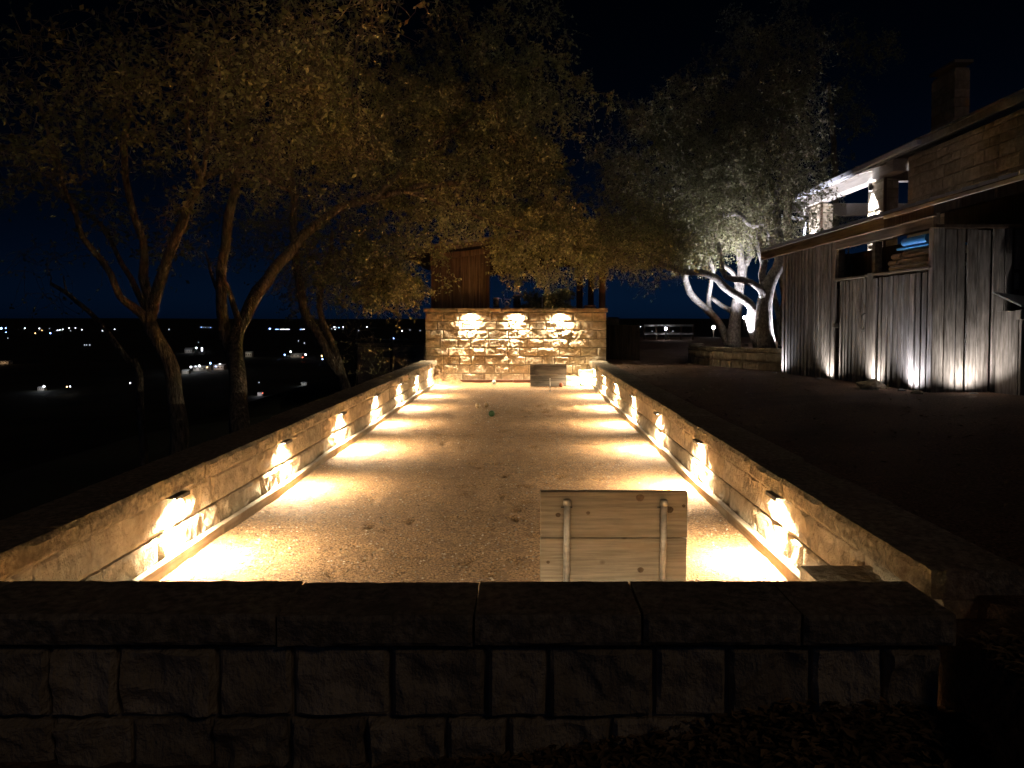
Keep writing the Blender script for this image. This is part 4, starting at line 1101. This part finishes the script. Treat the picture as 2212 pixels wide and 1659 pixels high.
# ------------------------------------------------------------------ the town in the valley
LM = {'white': emat('town_white', (.85,.92,1), 1.0, False), 'blue': emat('town_blue', (.25,.45,1), 1.2, False), 'amber': emat('town_amber', (1,.55,.2), 1.0, False),
      'red': emat('town_red', (1,.1,.05), 1.0, False), 'dim': emat('town_dim', (.8,.9,1), .10, False)}
TLAB = {'white': 'tiny white light', 'blue': 'bluish floodlight', 'amber': 'tiny amber light', 'red': 'red light', 'dim': 'faint pale light'}
tproto = {}
def town_light(vx, vy, c='white', s=1.5):
    if vy > 701: p = PZ(vx, vy, -40); Y = min(p[1], 7600); 
    else: Y = 7600
    q = P(vx, vy, Y); g = gz(q[0], q[1])
    r = s*.36*Y/FPX
    if c not in tproto:
        mb = MB(); mb.lathe([(.3,-1),(1,-.5),(1,.5),(.3,1)], (0,0,0), 8, 0); mb.box(-.12,.12,-.12,.12,-7,-1.001, 1)
        o = mb.build('street_light', [LM[c], M['darkmetal']], at=(0,0,0)); tproto[c] = o
        tag(o, TLAB[c], 'street light', f'{c} lights of the valley town')
    else:
        o = tproto[c].copy(); col.objects.link(o)
    zone = next(n for lim, n in ((150, 'beyond the tip of the bare sapling'), (330, 'between the bare sapling and the forked oak'), (500, 'between the forked and leaning oaks'),
                (662, 'between the leaning oak and slender trunks'), (930, 'beyond the slender pair of trunks'), (9999, 'beyond the gravel yard')) if vx < lim)
    tag(o, f'{TLAB[c]} {"on the horizon" if vy < 718 else "low in the valley"} {zone}', 'street light', f'{c} town lights {"on the horizon" if vy < 718 else "low in the valley"} {zone}')
    o.location = q; o.scale = (r, r, r)
def z5(x, y): return (.25*x, 674+.25*y)
def z6(x, y): return (345.6+.2578*x, 674+.2578*y)
def z2(x, y): return (1296+.1953*x, 604.8+.1953*y)
for x, y, c, s in ((195,84,'amber',2.4),(10,142,'blue',5),(50,140,'blue',2.5),(215,140,'white',2),(340,142,'white',2.2),(362,158,'amber',1.6),(305,183,'amber',2),(435,183,'blue',3),
        (497,157,'white',1.8),(517,155,'white',2),(543,150,'white',2),(598,138,'white',2),(610,162,'dim',1.8),(652,138,'white',1.8),(707,152,'white',2),(885,162,'white',1.6),
        (912,160,'dim',1.8),(932,156,'white',1.8),(990,150,'white',2),(68,226,'dim',2),(52,175,'blue',2),(427,143,'dim',1.5),(730,285,'dim',2.5),(748,285,'dim',2.5),(775,285,'dim',3),
        (578,646,'amber',3.2),(605,643,'white',3.2),(1125,615,'white',3),(1415,97,'dim',2.4),(1480,115,'amber',2),(1590,120,'amber',1.8),(1705,120,'blue',2.2),(1740,132,'blue',2.4),
        (1785,107,'white',2.6),(1857,118,'blue',6),(1815,118,'blue',2),(2003,115,'white',2),(1697,310,'white',4),(1745,312,'white',4),(1745,331,'white',4),(1715,262,'dim',1.6),(380,643,'white',5),
        (1650,475,'white',5),(1690,470,'white',2.5),(1723,465,'white',5),(1818,443,'blue',4.5),(1790,478,'amber',3),(1900,450,'white',3.5),(1865,470,'blue',3),(1460,150,'dim',3)):
    town_light(*z5(x, y), c, s)
for x, y, c, s in ((920,140,'blue',4),(1395,95,'white',1.5),(1380,90,'dim',1.5),(1440,100,'white',1.6),(1480,105,'white',1.6),(1690,118,'white',2.2),(1733,125,'white',2.6),(2022,100,'red',2.6),
        (2028,158,'white',3),(2095,150,'dim',2.2),(2180,155,'dim',2.2),(1940,212,'blue',5),(1958,220,'blue',2.5),(1045,358,'blue',3.6),(1095,333,'white',4.6),(1220,357,'white',4.6),
        (1195,380,'red',2.2),(1415,245,'white',4.2),(1210,260,'dim',3),(1160,242,'dim',2.5),(830,590,'dim',2.5),(905,75,'dim',1.8),(940,103,'dim',1.8),(810,113,'white',2),(968,103,'white',1.4),(1030,110,'dim',1.6),(600,112,'dim',1.6),
        (1355,368,'amber',3.5),(1362,395,'blue',3.5),(860,680,'red',2),(1665,155,'dim',2.2),(1635,228,'dim',3)):
    town_light(*z6(x, y), c, s)
for k in range(26):
    town_light(*z6(1350+rng.uniform(0,260), 125+rng.normal(0,9)), random.choice(['white','blue','dim']), rng.uniform(1.1,1.9))
for k in range(14):
    town_light(*z6(300+rng.uniform(0,170), 122+rng.normal(0,7)), random.choice(['blue','dim','dim']), rng.uniform(1.0,1.7))
for x, y, c, s in ((450,518,'white',2.4),(548,512,'dim',1.6),(565,512,'dim',1.6),(588,508,'dim',1.8),(577,566,'dim',2),(808,566,'dim',2.2),(892,486,'white',2),(1158,468,'white',2),(1203,508,'white',1.8),(965,505,'dim',1.8)):
    town_light(*z2(x, y), c, s)
# lit buildings and yards with their own flood lamps
def far_building(label, vx, vy, w, h, roofh, watt, col_, off=(0,0), yard=None):
    p = PZ(vx, vy, -44.4); Y = p[1]
    k = Y/FPX; W_ = w*k; H = h*k
    t = thing('valley_building', label, 'building', p)
    MB().box(p[0]-W_/2, p[0]+W_/2, Y, Y+W_*.7, -47, -44.4+H).build('wall', M['ply'], t)
    x0, x1, y0, y1, z0, z1 = p[0]-W_*.56, p[0]+W_*.56, Y-W_*.06, Y+W_*.76, -44.4+H, -44.4+H+roofh*k
    MB().add([(x0,y0,z0),(x1,y0,z0),(x1,y1,z0),(x0,y1,z0),(x0,(y0+y1)/2,z1),(x1,(y0+y1)/2,z1)], [(0,1,5,4),(3,4,5,2),(0,4,3),(1,2,5),(0,3,2,1)]).build('roof', M['greymetal'], t)
    nw = 3
    for i in range(nw):
        a = p[0]-W_/2+W_*(i+.25)/nw; MB().box(a, a+W_*.14, Y-.12, Y-.02, -44.4+H*.3, -44.4+H*.7).build('window', M['darkmetal'], t)
    light('POINT', watt*.004, col_, (p[0]+off[0]*k, Y-9*k, -44.4+H*1.3+off[1]*k), t, shadow_soft_size=.4)
far_building('small pale house lit up alone in the valley above the busy yard', 407, 761, 16, 5, 5, 9000, (.85,.9,1))
far_building('low flood-lit building in the busy yard between two oak trunks', 432, 800, 30, 7, 3, 26000, (.9,.92,1), (0,4))
far_building('second low building with red light in the busy yard between two oak trunks', 472, 797, 22, 7, 3, 22000, (1,.85,.8), (0,4))
far_building('shed roof in the busy yard beside the forked oak trunk', 400, 806, 14, 5, 3, 14000, (.9,.95,1), (4,4))
far_building('lit building behind the leaning oak trunk', 537, 770, 14, 8, 3, 8000, (1,.95,.8))
far_building('lit farm yard building beyond the slender leaning trunks', 640, 771, 24, 5, 3, 16000, (1,.95,.85), (0,4))
far_building('lonely lit cabin low in the dark valley beyond the forked oak', 88, 842, 14, 5, 2, 14000, (.85,.9,1), (8,4))
far_building('cabin with amber light at the edge of the dark valley', 8, 785, 20, 4, 2, 9000, (1,.65,.35))
far_building('dim lit barn low in the valley beyond the leaning oak', 656, 831, 12, 4, 2, 3500, (.8,.9,1))
far_building('dim lit cottage just over the court wall in the valley', 561, 853, 10, 4, 2, 4500, (.85,.85,1))
# long bright strips of shops on the far edge of the town
for (x0, x1, y, lab) in ((965,1092,146,'long blue-white row of shop lights on the far plain'), (1175,1215,146,'short blue-white row of shop lights beside the leaning trunks')):
    a_, b_ = z6(x0, y), z6(x1, y); A_ = P(*a_, 4200); B_ = P(*b_, 4200); g = gz(A_[0], 4200)
    t = thing('shop_row', lab, 'shop row', ((A_[0]+B_[0])/2, 4200, g))
    MB().box(A_[0], B_[0], 4200, 4260, g-2, A_[2]+3).build('building', M['land'], t)
    n = max(3, int((B_[0]-A_[0])/28))
    for i in range(n):
        x = A_[0]+(B_[0]-A_[0])*(i+.1)/n; w = (B_[0]-A_[0])/n*random.uniform(.5,.85)
        MB().box(x, x+w, 4197, 4199.5, A_[2]-2.4, A_[2]+1.2).build('shop_front', LM['blue' if i % 3 == 0 else 'white'], t)
